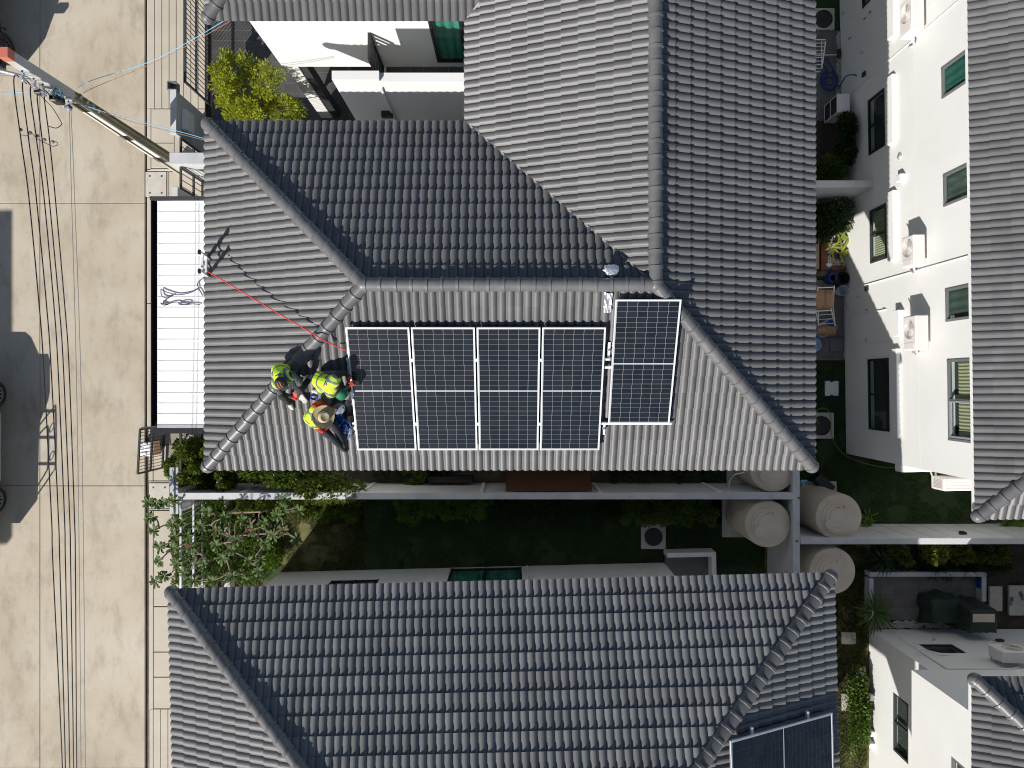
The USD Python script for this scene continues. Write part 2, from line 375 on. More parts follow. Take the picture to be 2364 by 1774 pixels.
def slope_tiles(poly, eave_z=EAVE_Z, pitch=PITCH, phase=0.0, ymax=None, seed=1):
    """poly: plan polygon (counter-clockwise) whose first edge is the eave. Returns a list of (v, n, f)."""
    r = np.random.default_rng(seed)
    poly = [np.array(p, float) for p in poly]
    T = poly[1] - poly[0]; W = np.linalg.norm(T); T = T / W
    U = np.array([-T[1], T[0]]); O = poly[0]
    c, s = math.cos(pitch), math.sin(pitch)
    B = np.array([[T[0], T[1], 0], [U[0] * c, U[1] * c, s], [-U[0] * s, -U[1] * s, c]])
    ts = [(p - O) @ T for p in poly]; us = [(p - O) @ U for p in poly]
    rows = int(max(us) / c / TL) + 1
    i0, i1 = int(math.floor(min(ts) / TW)) - 1, int(max(ts) / TW) + 2
    v0, n0, f0 = TILE; out = []
    edges = [(poly[k], poly[(k + 1) % len(poly)]) for k in range(1, len(poly))]
    for row in range(rows):
        for col in range(i0, i1):
            loc = v0 + [col * TW + phase, row * TL - 0.05, 0]
            loc = loc * [1, 1, 1] + [0, 0, r.normal(0, 0.0012)]
            tw = r.normal(0, 0.004)
            loc[:, 2] += (v0[:, 1] - 0.2) * tw
            v = loc @ B + [O[0], O[1], eave_z]; n = n0 @ B; f = f0
            keep = (v, n, f)
            for p, q in edges:
                keep = clip(*keep, p, q)
                if keep is None: break
            if keep is not None and len(keep[2]) > 2: out.append(keep)
    return out

def lay_roof(house, name, slopes, mat_tile, hips, ends, hidden=None, eave_z=EAVE_Z, pitch=PITCH, limit=300, valleys=(), ymax=99):
    """slopes: list of (plan polygon, phase); hips: (low point, high point) lines to cap; ends: which caps close with a round end."""
    tan = math.tan(pitch)
    under = []
    for poly, ph in slopes:
        p = np.array(poly, float); T = (p[1] - p[0]) / np.linalg.norm(p[1] - p[0]); U = np.array([-T[1], T[0]])
        z = np.array([(q - p[0]) @ U * tan for q in p])
        top = np.column_stack([p, eave_z + z - 0.02])
        bot = np.column_stack([p, np.full(len(p), eave_z - 0.07)])
        k = len(p); v = np.vstack([top, bot]); f = [(0, i, i + 1) for i in range(1, k - 1)] + [(k, k + i + 1, k + i) for i in range(1, k - 1)]
        f += [(0, k, k + 1), (0, k + 1, 1)]
        under.append(trimesh.Trimesh(v, f, process=False))
    roof = obj(name, cat(under), M['underlay'], house)
    tiles = []
    for j, (poly, ph) in enumerate(slopes):
        tiles += slope_tiles(poly, eave_z, pitch, ph, seed=j + 11)
    def score(t):
        c = t[0].mean(0); d = np.array([0, 0, CAM_H]) - c; L_ = np.linalg.norm(d); nn = t[1].mean(0)
        px, py = CX + FOC * c[0] / d[2], CY - FOC * c[1] / d[2]
        if not (0 < px < 2364 and 0 < py < 1774): return -1
        if hidden is not None and hidden(c): return -0.5
        return max(0.01, (nn @ d) / L_) / L_ ** 2 * np.ptp(t[0][:, :2], axis=0).prod()
    order = sorted(range(len(tiles)), key=lambda i: -score(tiles[i]))
    for i in order[:limit]:
        v, n, f = tiles[i]; obj('roof_tile', (v, f), mat_tile, roof, normals=n)
    rest = [tiles[i] for i in order[limit:]]
    if rest:
        off = np.cumsum([0] + [len(t[0]) for t in rest[:-1]])
        obj('roof_tiles', (np.vstack([t[0] for t in rest]), np.vstack([t[2] + o for t, o in zip(rest, off)])), mat_tile, roof, normals=np.vstack([t[1] for t in rest]), kind='stuff')
    for (a, b), end in zip(hips, ends):
        cap_line(roof, np.array(a, float), np.array(b, float), end)
    for a, b in valleys:
        a, b = np.array(a, float), np.array(b, float)
        d, s, u = frame_of(b - a)
        obj('valley_flashing', bar(a + u * 0.03, b + u * 0.03, 0.03, 0.03), M['flash'], roof)
    return roof

def cap_mesh(L_):
    rings = [(0.0, 0.112), (0.0, 0.137), (0.045, 0.139), (0.055, 0.123), (L_, 0.117)]
    a = np.radians(np.linspace(-12, 192, 12)); v = []
    for x, r in rings:
        v += [(x, r * math.cos(t), r * math.sin(t)) for t in a]
    n = len(a); f = []
    for i in range(len(rings) - 1):
        for j in range(n - 1):
            q = (i * n + j, i * n + j + 1, (i + 1) * n + j + 1, (i + 1) * n + j)
            f += [(q[0], q[2], q[1]), (q[0], q[3], q[2])]
    return trimesh.Trimesh(v, f, process=False)

def cap_line(roof, low, high, end, step=0.268):
    d, s, u = frame_of(high - low); Ltot = np.linalg.norm(high - low)
    R = np.stack([d, -s, u], 1)
    n = max(1, int(round(Ltot / step))); st = Ltot / n
    base = cap_mesh(st + 0.05)
    for i in range(n):
        jit = rng.normal(0, 0.0025, 3)
        m = move(base, low + d * (i * st) + u * 0.025 + jit, R)
        if np.linalg.det(R) < 0: m.invert()
        obj('ridge_cap', m, M['ridge'], roof, smooth=35)
    if end:
        sp = trimesh.creation.icosphere(subdivisions=2, radius=0.128); sp.vertices *= [0.9, 1, 1]
        obj('rounded_end_cap', move(sp, low + u * 0.02 - d * 0.0, R), M['ridge'], roof, smooth=True)

def rot2(p, o, a):
    c, s = math.cos(a), math.sin(a); x, y = p[0] - o[0], p[1] - o[1]
    return (o[0] + c * x - s * y, o[1] + s * x + c * y)
# ---------------------------------------------------------------- the ground
def sheet(name, m, x0, x1, y0, y1, z, parent=None, kind='structure', label=None, thick=0.05):
    return obj(name, box(x0, x1, y0, y1, z - thick, z), m, parent, kind=kind, label=label)

sheet('ground', M['soil'], -150, 150, -150, 150, -0.12, label='bare earth under the whole estate')
road = sheet('road', M['dark'], -24.0, -10.40, -60, 60, -0.07, label='pale concrete street with slab joints and overhead cables above it')
# slabs cut where the joints show
jx = [-24.0, -20.0, P(92, 887)[0], -10.445]
jy = sorted([P(0, 470)[1], P(0, 1122)[1]])
step = jy[1] - jy[0]
ys = [jy[0] + k * step for k in range(-5, 6)]
for i in range(3):
    for j in range(len(ys) - 1):
        obj('road_slab', cbox(jx[i] + 0.008, jx[i + 1] - 0.008, ys[j] + 0.008, ys[j + 1] - 0.008, -0.2, 0.0, 0.006), M['concrete'], road)
pav = sheet('pavement', M['dark'], -10.40, -8.73, -60, 60, -0.065, label='pale concrete pavement between the street and the garden fences')
def slab(px0, px1, py0, py1, m='pave', name='paving_slab', z=0.012):
    a, b = P(px0, py0), P(px1, py1)
    return obj(name, cbox(a[0] + 0.007, b[0] - 0.007, b[1] + 0.007, a[1] - 0.007, -0.1, z, 0.006), M[m], pav)
for a, b in zip([339, 357.5, 374, 391, 407.5, 424, 441, 458], [357.5, 374, 391, 407.5, 424, 441, 458, 474]):
    slab(a, b, -400, 251)
slab(339, 349, 251, 394); slab(349, 403, 252, 330); slab(349, 403, 331, 389); slab(403, 474, 252, 389)
slab(339, 474, 390, 396, 'cover')
def cover_plate(px0, px1, py0, py1):
    slab(px0, px1, py0, py1, 'cover', 'drain_cover', 0.02)
    for fx in (0.22, 0.78):
        for fy in (0.18, 0.85):
            p = P(px0 + fx * (px1 - px0), py0 + fy * (py1 - py0))
            obj('lifting_hole', cyl(p + [0, 0, 0.0], p + [0, 0, 0.024], 0.028, n=10), M['dark'], pav)
cover_plate(336, 385, 397, 455); slab(386, 390, 397, 455); slab(390, 474, 397, 455)
slab(339, 474, 456, 700); slab(339, 474, 701, 985)
slab(343, 354, 986, 1110); slab(354.5, 415, 986, 1027); slab(354.5, 410, 1027.5, 1110); slab(415.5, 474, 986, 1027); slab(343, 410, 1111, 1114, 'cover')
cover_plate(344, 392, 1115, 1174); slab(392, 409, 1115, 1174, 'cover'); slab(344, 409, 1175, 1178, 'cover')
slab(344, 354.5, 1179, 1640); slab(355, 406, 1179, 1400); slab(406.5, 474, 1345, 1400); slab(355, 474, 1401, 1505); slab(355, 474, 1506, 1563); slab(355, 474, 1564, 1636)
for a, b in zip([345, 354.5, 371, 388, 405, 422, 440, 457, 474], [354.5, 371, 388, 405, 422, 440, 457, 474]):
    slab(a, b, 1637, 2300)
# gardens
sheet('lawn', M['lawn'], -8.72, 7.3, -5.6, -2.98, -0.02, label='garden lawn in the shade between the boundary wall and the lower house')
_a = np.linspace(0, 2 * math.pi, 40, endpoint=False); _r = 1 + .22 * np.sin(3 * _a + 1) + .12 * np.sin(7 * _a) + .08 * np.sin(11 * _a + 2)
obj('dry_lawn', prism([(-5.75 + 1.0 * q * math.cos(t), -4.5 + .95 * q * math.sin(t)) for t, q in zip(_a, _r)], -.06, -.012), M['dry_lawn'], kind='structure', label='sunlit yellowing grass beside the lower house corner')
sheet('garden_bed', M['soil'], -8.72, 7.3, -2.8, -1.0, -0.03, label='narrow planted bed between the main house and the boundary wall')
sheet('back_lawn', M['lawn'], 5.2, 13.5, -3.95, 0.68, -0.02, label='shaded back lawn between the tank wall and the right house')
sheet('back_bed', M['soil'], 5.2, 9.6, 2.9, 7.6, -0.03, label='planting bed of bare soil behind the main house')
sheet('side_grass', M['dry_lawn'], 7.2, 10.2, -30, -4.2, -0.015, label='grass strip between the lower house and the lower right house')
sheet('upper_grass', M['lawn'], 5.2, 9.6, 10.1, 16, -0.02, label='grass patch at the top behind the main house')

def tiled(name, x0, x1, y0, y1, z, step, m, label, rot=0.0, org=None, gap=0.006):
    """A tiled floor: a grout bed and one piece per tile."""
    base = obj(name, prism([rot2(p, org or (x0, y0), rot) for p in ((x0, y0), (x1, y0), (x1, y1), (x0, y1))], z - 0.12, z - 0.006), M['grout'], kind='structure', label=label)
    nx, ny = int(round((x1 - x0) / step)), int(round((y1 - y0) / step)); sx, sy = (x1 - x0) / nx, (y1 - y0) / ny
    for i in range(nx):
        for j in range(ny):
            t = cbox(x0 + i * sx + gap / 2, x0 + (i + 1) * sx - gap / 2, y0 + j * sy + gap / 2, y0 + (j + 1) * sy - gap / 2, z - 0.02, z + rng.normal(0, 0.0007), 0.003)
            if rot: t.vertices = (np.asarray(t.vertices) - [*(org or (x0, y0)), 0]) @ rotz(rot).T + [*(org or (x0, y0)), 0]
            obj('floor_tile', t, M[m], base)
    return base
tiled('driveway', -8.55, -2.2, 6.15, 10.95, 0.02, 0.302, 'floor', 'dark tiled driveway under the upper porch')
sheet('lower_driveway', M['grey_floor'], -8.725, -5.4, -1.0, 5.9, 0.0, label='driveway under the white carport roof')
tiled('back_terrace', 7.4, 9.38, 7.5, 10.05, 0.03, 0.305, 'grey_floor', 'grey tiled back terrace with a drying rack and hose')
tiled('wash_terrace', 7.0, 9.42, 0.70, 2.95, 0.03, 0.60, 'grey_floor', 'grey back terrace with buckets and towels by the right house')

sheet('planting_strip', M['soil'], -9.53, -8.735, -5.7, -1.72, 0.015, label='narrow planted strip between the pavement and the front railings')
# ---------------------------------------------------------------- the twin house under the panels
XW, XE, YS, YN, XV, YN2 = -5.900, 5.820, -1.605, 5.040, -0.860, 7.10
RUN = 3.33; RY = YS + RUN; RX = XE - RUN; YC = (YN + YN2) / 2
R1, R2 = (XW + RUN, RY), (RX, RY); R3 = (RX, YN2 + RUN); R4 = (XW + RUN, YN2 + RUN)
NE, NW2 = (XE, 2 * YC - YS), (XW, YN2)
ZR = EAVE_Z + RUN * math.tan(PITCH)
house = thing('twin_house', 'dark tiled hip roof house with five solar panels and three workers on it', 'house', (0, 2.0, 0))
slopes = [([(XW, YS), (XE, YS), R2, R1], 0.03), ([(XW, YN), (XW, YS), R1], 0.05), ([(XV, YN), (XW, YN), R1, R2], 0.1),
          ([(XV, YN2), (XV, YN), R2, R3], 0.0), ([(XE, YS), NE, R3, R2], 0.08), ([(XW, YN2), (XV, YN2), R3, R4], 0.02),
          ([(XW, YN2 + 6.8), (XW, YN2), R4], 0.0), ([NE, (XW, NE[1]), R4, R3], 0.0)]
# the north half mirrors the south half
E3 = lambda p, z: (p[0], p[1], z)
hips = [(E3((XW, YS), EAVE_Z), E3(R1, ZR)), (E3((XW, YN), EAVE_Z), E3(R1, ZR)), (E3((XE, YS), EAVE_Z), E3(R2, ZR)), (E3(R1, ZR), E3(R2, ZR)),
        (E3(R2, ZR), E3(R3, ZR)), (E3((XW, YN2), EAVE_Z), E3(R4, ZR)), (E3(R4, ZR), E3(R3, ZR)), (E3(NE, EAVE_Z), E3(R3, ZR)), (E3((XW, NE[1]), EAVE_Z), E3(R4, ZR))]
ends = [1, 1, 1, 0, 0, 1, 0, 1, 1]
under_panel = lambda c: (c[1] < 0.95 and c[1] > -1.2 and -2.8 < c[0] < 1.75) or (c[1] < 1.35 and -0.75 < c[1] and 1.75 < c[0] < 2.9)
roof = lay_roof(house, 'roof', slopes, M['tile'], hips, ends, under_panel, valleys=[(E3((XV, YN), EAVE_Z), E3(R2, ZR)), (E3((XV, YN2), EAVE_Z), E3(R3, ZR))])
obj('rounded_end_cap', move(trimesh.creation.icosphere(subdivisions=2, radius=0.137), (R2[0], R2[1], ZR + 0.02)), M['ridge'], roof, smooth=True)
obj('rounded_end_cap', move(trimesh.creation.icosphere(subdivisions=2, radius=0.137), (R1[0], R1[1], ZR + 0.02)), M['ridge'], roof, smooth=True)
WZ = EAVE_Z - 0.21
WX0, WY0 = -5.45, 7.53                                           # west corner of the upper porch room
obj('wall', box(XW + .55, XE - .55, YS + .6, YN - .5, 0, WZ), M['white'], house)
obj('wall', box(-0.33, XE - .556, YN - .5, YN2 + .5, 0, WZ - .002), M['white'], house)
upper = box(WX0, -0.32, WY0, WY0 + 5, 3.35, WZ)
dwin = hit(995, 135, (0, WY0, 0), (0, 1, 0))
door = box(-1.75, -0.45, WY0 - 0.1, WY0 + 0.12, 3.55, 5.75)
obj('wall', cut(upper, door), M['white'], house)
obj('wall', box(XE - 6, XE - .556, YN2 + .5, NE[1] - .6, 0, WZ - .003), M['white'], house)
w = obj('balcony_door', cat([bar((-1.72, WY0 + .03, z), (-0.48, WY0 + .03, z), 0.06, 0.07) for z in (3.59, 5.7)] + [bar((x, WY0 + .03, 3.56), (x, WY0 + .03, 5.74), 0.06, 0.06) for x in (-1.72, -1.08, -0.48)]), M['black'], house)
obj('pane', box(-1.70, -0.5, WY0 + .045, WY0 + .052, 3.6, 5.7), M['pane'], w)
def curtain(x0, x1, y, z0, z1, m, parent, n=7, amp=0.03, axis=0):
    xs = np.linspace(x0, x1, n * 8 + 1); ys = y + amp * np.sin(np.linspace(0, n * 2 * math.pi, n * 8 + 1))
    a = np.column_stack([xs, ys, np.full(len(xs), z0)]); b = np.column_stack([xs, ys, np.full(len(xs), z1)])
    if axis: a, b = a[:, [1, 0, 2]], b[:, [1, 0, 2]]
    k = len(xs); v = np.vstack([a, b]); f = [(i, i + 1, k + i + 1, k + i) for i in range(k - 1)]
    return obj('curtain', (v, f), m, parent, smooth=True)
curtain(-1.68, -0.5, WY0 + .085, 3.6, 5.68, M['curtain'], w, n=6, amp=0.02)
# balcony: slab, tiles, parapet standing on the party wall block
bal = obj('balcony', box(-3.0, -0.335, 6.93, WY0 - .002, 3.15, 3.34), M['white'], house)
for i in range(9):
    for j in range(2):
        obj('floor_tile', cbox(-2.98 + i * .295, -2.69 + i * .295, 6.935 + j * .295, 7.225 + j * .295, 3.341, 3.36, .003), M['floor'], bal)
obj('party_wall', cut(box(-3.52, -0.334, 5.95, 6.12, 0.0, 6.33), box(-2.6, 0, 5.8, 6.2, 6.24, 6.5)), M['white'], house)
obj('wall_pipe', tube([(-2.62, 5.925, 0.2), (-2.62, 5.925, 6.0)], 0.03, 8), M['white'], house)
# slatted screen at the balcony's west end
scr = obj('slatted_screen', cat([bar((-3.06, y, 3.36), (-3.06, y, 5.0), .06, .06) for y in (6.98, 7.5)] + [bar((-3.06, 6.98, z), (-3.06, 7.5, z), .06, .06) for z in (3.4, 4.98)]), M['black'], house)
for k in range(8):
    obj('slat', bar((-3.06, 7.0, 3.52 + k * .185), (-3.06, 7.48, 3.52 + k * .185), .03, .085), M['black'], scr)
# porch below: pillar, beam and recess
pil = obj('porch_pillar', cbox(-5.42, -5.10, 7.56, 7.86, 0, 3.34), M['white'], house)
obj('porch_pillar', cbox(-5.08, -4.90, 7.58, 7.84, 0, 3.34), M['char'], house)
obj('porch_wall', box(-4.6, -3.95, 9.2, 9.4, 0, 3.3), M['grey_wall'], house)
obj('wall_lamp', cbox(-2.85, -2.6, 5.82, 5.949, 4.62, 4.75), M['black'], house)

# ---------------------------------------------------------------- the lower house
LO = (-6.61, -4.03); LA = math.radians(1.42); LW, LRUN = 12.80, 5.13
lw = lambda x, y: rot2((LO[0] + x, LO[1] + y), LO, LA)
lower = thing('lower_house', 'wide dark tiled hip roof house along the bottom with one solar panel', 'house', (-0.3, -8, 0))
LZR = EAVE_Z + LRUN * math.tan(PITCH); LD = 2 * LRUN
c = [lw(0, 0), lw(LW, 0), lw(LW, -LD), lw(0, -LD)]; r1, r2 = lw(LRUN, -LRUN), lw(LW - LRUN, -LRUN)
lslopes = [([c[1], c[0], r1, r2], 0.02), ([c[0], c[3], r1], 0.06), ([c[2], c[1], r2], 0.1), ([c[3], c[2], r2, r1], 0.0)]
lhips = [(E3(c[0], EAVE_Z), E3(r1, LZR)), (E3(c[1], EAVE_Z), E3(r2, LZR)), (E3(r1, LZR), E3(r2, LZR)), (E3(c[2], EAVE_Z), E3(r2, LZR)), (E3(c[3], EAVE_Z), E3(r1, LZR))]
lay_roof(lower, 'roof', lslopes, M['tile_low'], lhips, [1, 1, 0, 1, 1])
def lbox(x0, x1, y0, y1, z0, z1): return prism([lw(x0, y0), lw(x1, y0), lw(x1, y1), lw(x0, y1)][::-1], z0, z1)
lwin = [(hit(855, 1320, (*lw(0, -1.32), 0), (0.0248, 1, 0)), hit(950, 1315, (*lw(0, -1.32), 0), (0.0248, 1, 0)))]
n_open = [(1.7, 3.0, 1.0, 2.4), (4.85, 6.85, 0.05, 2.3), (8.8, 10.0, 1.7, 2.4)]
wall_l = lbox(0.0, LW - 1.9, -LD + .6, -1.32, 0, 3.4)
obj('wall', cut(wall_l, *[lbox(a, b, -1.50, -1.2, z0, z1) for a, b, z0, z1 in n_open]), M['white'], lower)
obj('wall', lbox(.6, LW - .6, -LD + .7, -1.0 - .3, 3.4, WZ), M['white'], lower)
for a, b, z0, z1 in n_open:
    f = [bar((*lw(x, -1.36), z0), (*lw(x, -1.36), z1), .07, .07) for x in (a + .035, (a + b) / 2, b - .035)] + [bar((*lw(a, -1.36), z), (*lw(b, -1.36), z), .06, .06) for z in (z0 + .035, z1 - .035)]
    w = obj('window', cat(f), M['black'], lower)
    obj('pane', lbox(a + .04, b - .04, -1.385, -1.378, z0 + .04, z1 - .04), M['pane'], w)
    if b - a > 1.5:
        p0, p1 = lw(a + .1, -1.43), lw(b - .1, -1.43)
        xs = np.linspace(0, 1, 113); wob = .018 * np.sin(xs * 14 * 2 * math.pi)
        a3 = np.column_stack([p0[0] + (p1[0] - p0[0]) * xs, p0[1] + (p1[1] - p0[1]) * xs + wob, np.full(113, z0 + .05)]); b3 = a3 + [0, 0, z1 - z0 - .1]
        obj('curtain', (np.vstack([a3, b3]), [(i, i + 1, 114 + i, 113 + i) for i in range(112)]), M['curtain'], w, smooth=True)
obj('wall_pipe', tube([(*lw(7.0, -1.28), .1), (*lw(7.0, -1.28), 3.3)], .02, 8), M['white'], lower)
obj('terrace_wall', cat([lbox(LW - 1.9, LW - .55, -1.06, -.94, 0, .5), lbox(LW - .67, LW - .55, -2.6, -1.06, 0, .5)]), M['white'], lower)
obj('terrace_floor', lbox(LW - 1.88, LW - .67, -2.6, -1.06, 0, .12), M['grey_floor'], lower)
obj('fascia', bar((*lw(.05, -.05), EAVE_Z - .14), (*lw(LW - .05, -.05), EAVE_Z - .14), .03, .13), M['white'], lower)
obj('fascia', bar((*lw(.05, -.05), EAVE_Z - .14), (*lw(.05, -LD + .05), EAVE_Z - .14), .03, .13), M['white'], lower)
obj('fascia', bar((*lw(LW - .05, -.05), EAVE_Z - .14), (*lw(LW - .05, -LD + .05), EAVE_Z - .14), .03, .13), M['white'], lower)

# ---------------------------------------------------------------- the right house
RO = (9.51, -1.98); RA = math.radians(0.83)
right = thing('right_house', 'white rendered house at the right with grey framed windows and air conditioners', 'house', (*RO, 0), RA)
rinv, rl = PLACE['/World/right_house']
rN = (math.cos(RA), math.sin(RA), 0)
def rw(x, y, z=0): return np.array([x, y, z]) @ rinv + rl
def rpx(px, py, x=0.0):
    """(y, z) on the wall plane at local x that pixel px, py shows."""
    q = (hit(px, py, rw(x, 0), rN) - rl) @ rinv.T; return q[1], q[2]
RH = 20.0
wins = []
for px0, pya, pyb, px1, kind in ((2174.5, 157, 230, None, 'grey'), (2178.5, 404, 479, None, 'grey'), (2183.5, 668, 744, None, 'grey'), (2188, 831, 1017, None, 'grey2'),
                                 (1990.5, -70, 22, 2040, 'black'), (2004.5, 233, 361, 2043, 'black2'), (2008.5, 487, 610, 2047, 'open'), (2004, 830, 991, 2053, 'black2')):
    ya, z0 = rpx(px0, pya); yb, _ = rpx(px0, pyb)
    z1 = 5.95 if px1 is None else rpx(px1, (pya + pyb) / 2)[1]
    wins.append((min(ya, yb), max(ya, yb), z0, z1, kind))
holes = [box(-0.1, 0.16, a, b, z0, z1) for a, b, z0, z1, k in wins]
obj('wall', cut(box(0, 8, 0, RH, 0, WZ + .02), *holes), M['white'], right, local=True)
for a, b, z0, z1, kind in wins:
    fm = M['greyframe'] if kind.startswith('grey') else (M['char'] if kind == 'open' else M['black'])
    t = .06 if kind.startswith('grey') else .05
    f = [bar((.005, y, z0), (.005, y, z1), t, .05) for y in (a + t / 2, b - t / 2)] + [bar((.006, a + t, z), (.006, b - t, z), .05, t) for z in (z0 + t / 2, z1 - t / 2)]
    if kind in ('grey2', 'black2', 'open'): f.append(bar((.007, (a + b) / 2, z0 + t), (.007, (a + b) / 2, z1 - t), .05, .045))
    w = obj('window', cat(f), fm, right, local=True)
    obj('pane', box(.014, .02, a + t, b - t, z0 + t, z1 - t), M['pane'], w, local=True)
    if kind == 'grey2':
        obj('sash', cat([bar((-.005, y, z0 + t), (-.005, y, z1 - t), .045, .04) for y in (a + t + .03, (a + b) / 2 - .03)] + [bar((-.006, a + t + .05, z0 + t + .02), (-.006, (a + b) / 2 - .05, z0 + t + .02), .04, .05)]), M['steel'], w, local=True)
    inner = 'blind' if kind in ('grey2', 'open') else ('curtain' if z0 > 3 else 'room')
    if inner == 'blind':
        zlo = z0 + (.25 if kind == 'grey2' else .1)
        n = 22; xs = np.linspace(a + t, b - t, n * 4 + 1); wob = .06 + .02 * np.abs((np.arange(n * 4 + 1) % 4) - 2) / 2
        v = np.vstack([np.column_stack([wob, xs, np.full(len(xs), zlo)]), np.column_stack([wob, xs, np.full(len(xs), z1)])]); k = len(xs)
        obj('blind', (v, [(i, i + 1, k + i + 1, k + i) for i in range(k - 1)]), M['blind'], w, local=True)
    elif inner == 'curtain':
        n = 3; xs = np.linspace(a + t, b - t, n * 8 + 1); wob = .06 + .008 * np.sin(np.linspace(0, n * 2 * math.pi, n * 8 + 1))
        v = np.vstack([np.column_stack([wob, xs, np.full(len(xs), z0 + .02)]), np.column_stack([wob, xs, np.full(len(xs), z1)])]); k = len(xs)
        obj('curtain', (v, [(i, i + 1, k + i + 1, k + i) for i in range(k - 1)]), M['teal_curtain' if b > 8 else 'dim_curtain'], w, smooth=True, local=True)
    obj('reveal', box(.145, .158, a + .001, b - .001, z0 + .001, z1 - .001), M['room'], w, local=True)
# concrete hoods over the lower windows
for px0, px1, pya, pyb in ((2046, 2062, -80, 97), (2045, 2060, 182, 339), (2047, 2062, 446, 605), (2054, 2070, 806, 1010)):
    ya, z0 = rpx(px0, pya, -.10); yb, _ = rpx(px0, pyb, -.10); z1 = rpx(px1, (pya + pyb) / 2, -.08)[1]
    obj('window_hood', cbox(-.11, .0, min(ya, yb), max(ya, yb), z0, z1 + .06, .012), M['white'], right, local=True)
obj('window_hood', cbox(-.16, .0, *sorted((rpx(2080, 715, -.1)[0], rpx(2080, 776, -.1)[0])), rpx(2067, 745, -.1)[1], rpx(2080, 745, -.1)[1], .01), M['white'], right, local=True)
# thin wall pipes, a horizontal joint, vents, sockets, taps
for a, b in (((1960, 219), (2210, 4)), ((1957, 671), (2241, 587)), ((1958, 734), (2046, 712)), ((1960, 798), (2050, 790))):
    y0, z0 = rpx(*a, x=-.012); y1, z1 = rpx(*b, x=-.012); ym = (y0 + y1) / 2
    obj('wall_pipe', tube([(-.014, ym, max(z0, .02)), (-.014, ym, min(z1, 6.0))], .016 if a[0] != 1960 else .012, 8), M['white'], right, smooth=True, local=True)
zj = rpx(2117, 600)[1]
obj('wall_band', box(-.0012, .0, .02, RH - .1, zj - .01, zj + .01), M['white'], right, local=True)
y, z = rpx(2073, 362, -.06)
obj('vent', lathe([(0, .06), (.05, .055), (.075, .03), (.08, 0), (0, 0)], n=20).apply_transform(trimesh.transformations.rotation_matrix(-math.pi / 2, (0, 1, 0))).apply_translation((0, y, z)), M['steel'], right, smooth=40, local=True)
y, z = rpx(2080, 411, -.07)
obj('vent_hood', cbox(-.14, 0, y - .09, y + .09, z - .12, z + .1, .02), M['plastic_w'], right, local=True)
for px, py in ((1994, 172), (2000.5, 667)):
    y, z = rpx(px, py, -.02); obj('socket_box', cbox(-.05, 0, y - .06, y + .06, z - .07, z + .09, .01), M['black'], right, local=True)
for px, py in ((1990, 122), (1982, 685), (1998, 786), (1947, 32), (1956, 710)):
    y, z = rpx(px, py, -.03); obj('tap', cat([tube([(0, y, z), (-.07, y, z), (-.09, y, z - .05)], .011, 6), box(-.05, -.02, y - .05, y + .05, z + .012, z + .024)]), M['steel'], right, local=True)
for px, py in ((1996, 43), (1961, 89), (2008, 28), (2000, 716), (2040, 713)):
    y, z = rpx(px, py, -.01); obj('pipe_clip', box(-.02, 0, y - .012, y + .012, z - .05, z + .05), M['greyframe'], right, local=True)
rc = [rw(-.485, -.58)[:2], rw(-.485, 21)[:2], rw(8.6, 21)[:2], rw(8.6, -.58)[:2]]; RR = 4.58
rp1, rp2 = rw(-.485 + RR, -.58 + RR)[:2], rw(-.485 + RR, 21 - RR)[:2]; RZ = EAVE_Z + RR * math.tan(PITCH)
lay_roof(right, 'roof', [([rc[1], rc[0], rp1, rp2], .05), ([rc[0], rc[3], rp1], .1), ([rc[3], rc[2], rp2, rp1], 0), ([rc[2], rc[1], rp2], 0)], M['tile'],
         [(E3(rc[0], EAVE_Z), E3(rp1, RZ)), (E3(rp1, RZ), E3(rp2, RZ)), (E3(rc[3], EAVE_Z), E3(rp1, RZ)), (E3(rc[1], EAVE_Z), E3(rp2, RZ)), (E3(rc[2], EAVE_Z), E3(rp2, RZ))], [1, 0, 1, 1, 1])
obj('fascia', bar((*rw(-.44, -.54)[:2], EAVE_Z - .14), (*rw(-.44, 20.9)[:2], EAVE_Z - .14), .03, .13), M['white'], right)
obj('fascia', bar((*rw(-.44, -.54)[:2], EAVE_Z - .14), (*rw(8.5, -.54)[:2], EAVE_Z - .14), .03, .13), M['white'], right)
obj('wall_ledge', cbox(-.001, 2.0, -.18, -.002, 2.55, 2.85, .02), M['white'], right, local=True)

# ---------------------------------------------------------------- the lower right house
corner = thing('corner_house', 'white house at the bottom right corner with a stepped upper floor', 'house', (10.16, -6.97, 0))
NX, NY, UX, UY = 10.16, -6.97, 9.69, -6.93
wl = (hit(2062, 1598, (NX, 0, 0), (1, 0, 0)), hit(2062, 1732, (NX, 0, 0), (1, 0, 0)))
sw = box(NX - .1, NX + .15, wl[1][1], wl[0][1], wl[0][2], wl[0][2] + .72)
nw = [hit(2145, 1488, (0, NY, 0), (0, 1, 0)), hit(2210, 1512, (0, NY, 0), (0, 1, 0))]
nwin = box(nw[0][0] - .28, nw[0][0] + .62, NY - .15, NY + .1, nw[0][2] - .02, nw[0][2] + .62)
uw = hit(2196, 1748, (UX, 0, 0), (1, 0, 0))
uwin = box(UX - .1, UX + .14, uw[1] - 1.3, uw[1] + .02, uw[2], uw[2] + 1.1)
obj('wall', cut(box(NX, 18, NY - 14, NY, 0, 2.98), sw, nwin), M['white'], corner)
obj('wall', cut(box(UX, 18, UY - 14, UY, 2.985, WZ), uwin), M['white'], corner)
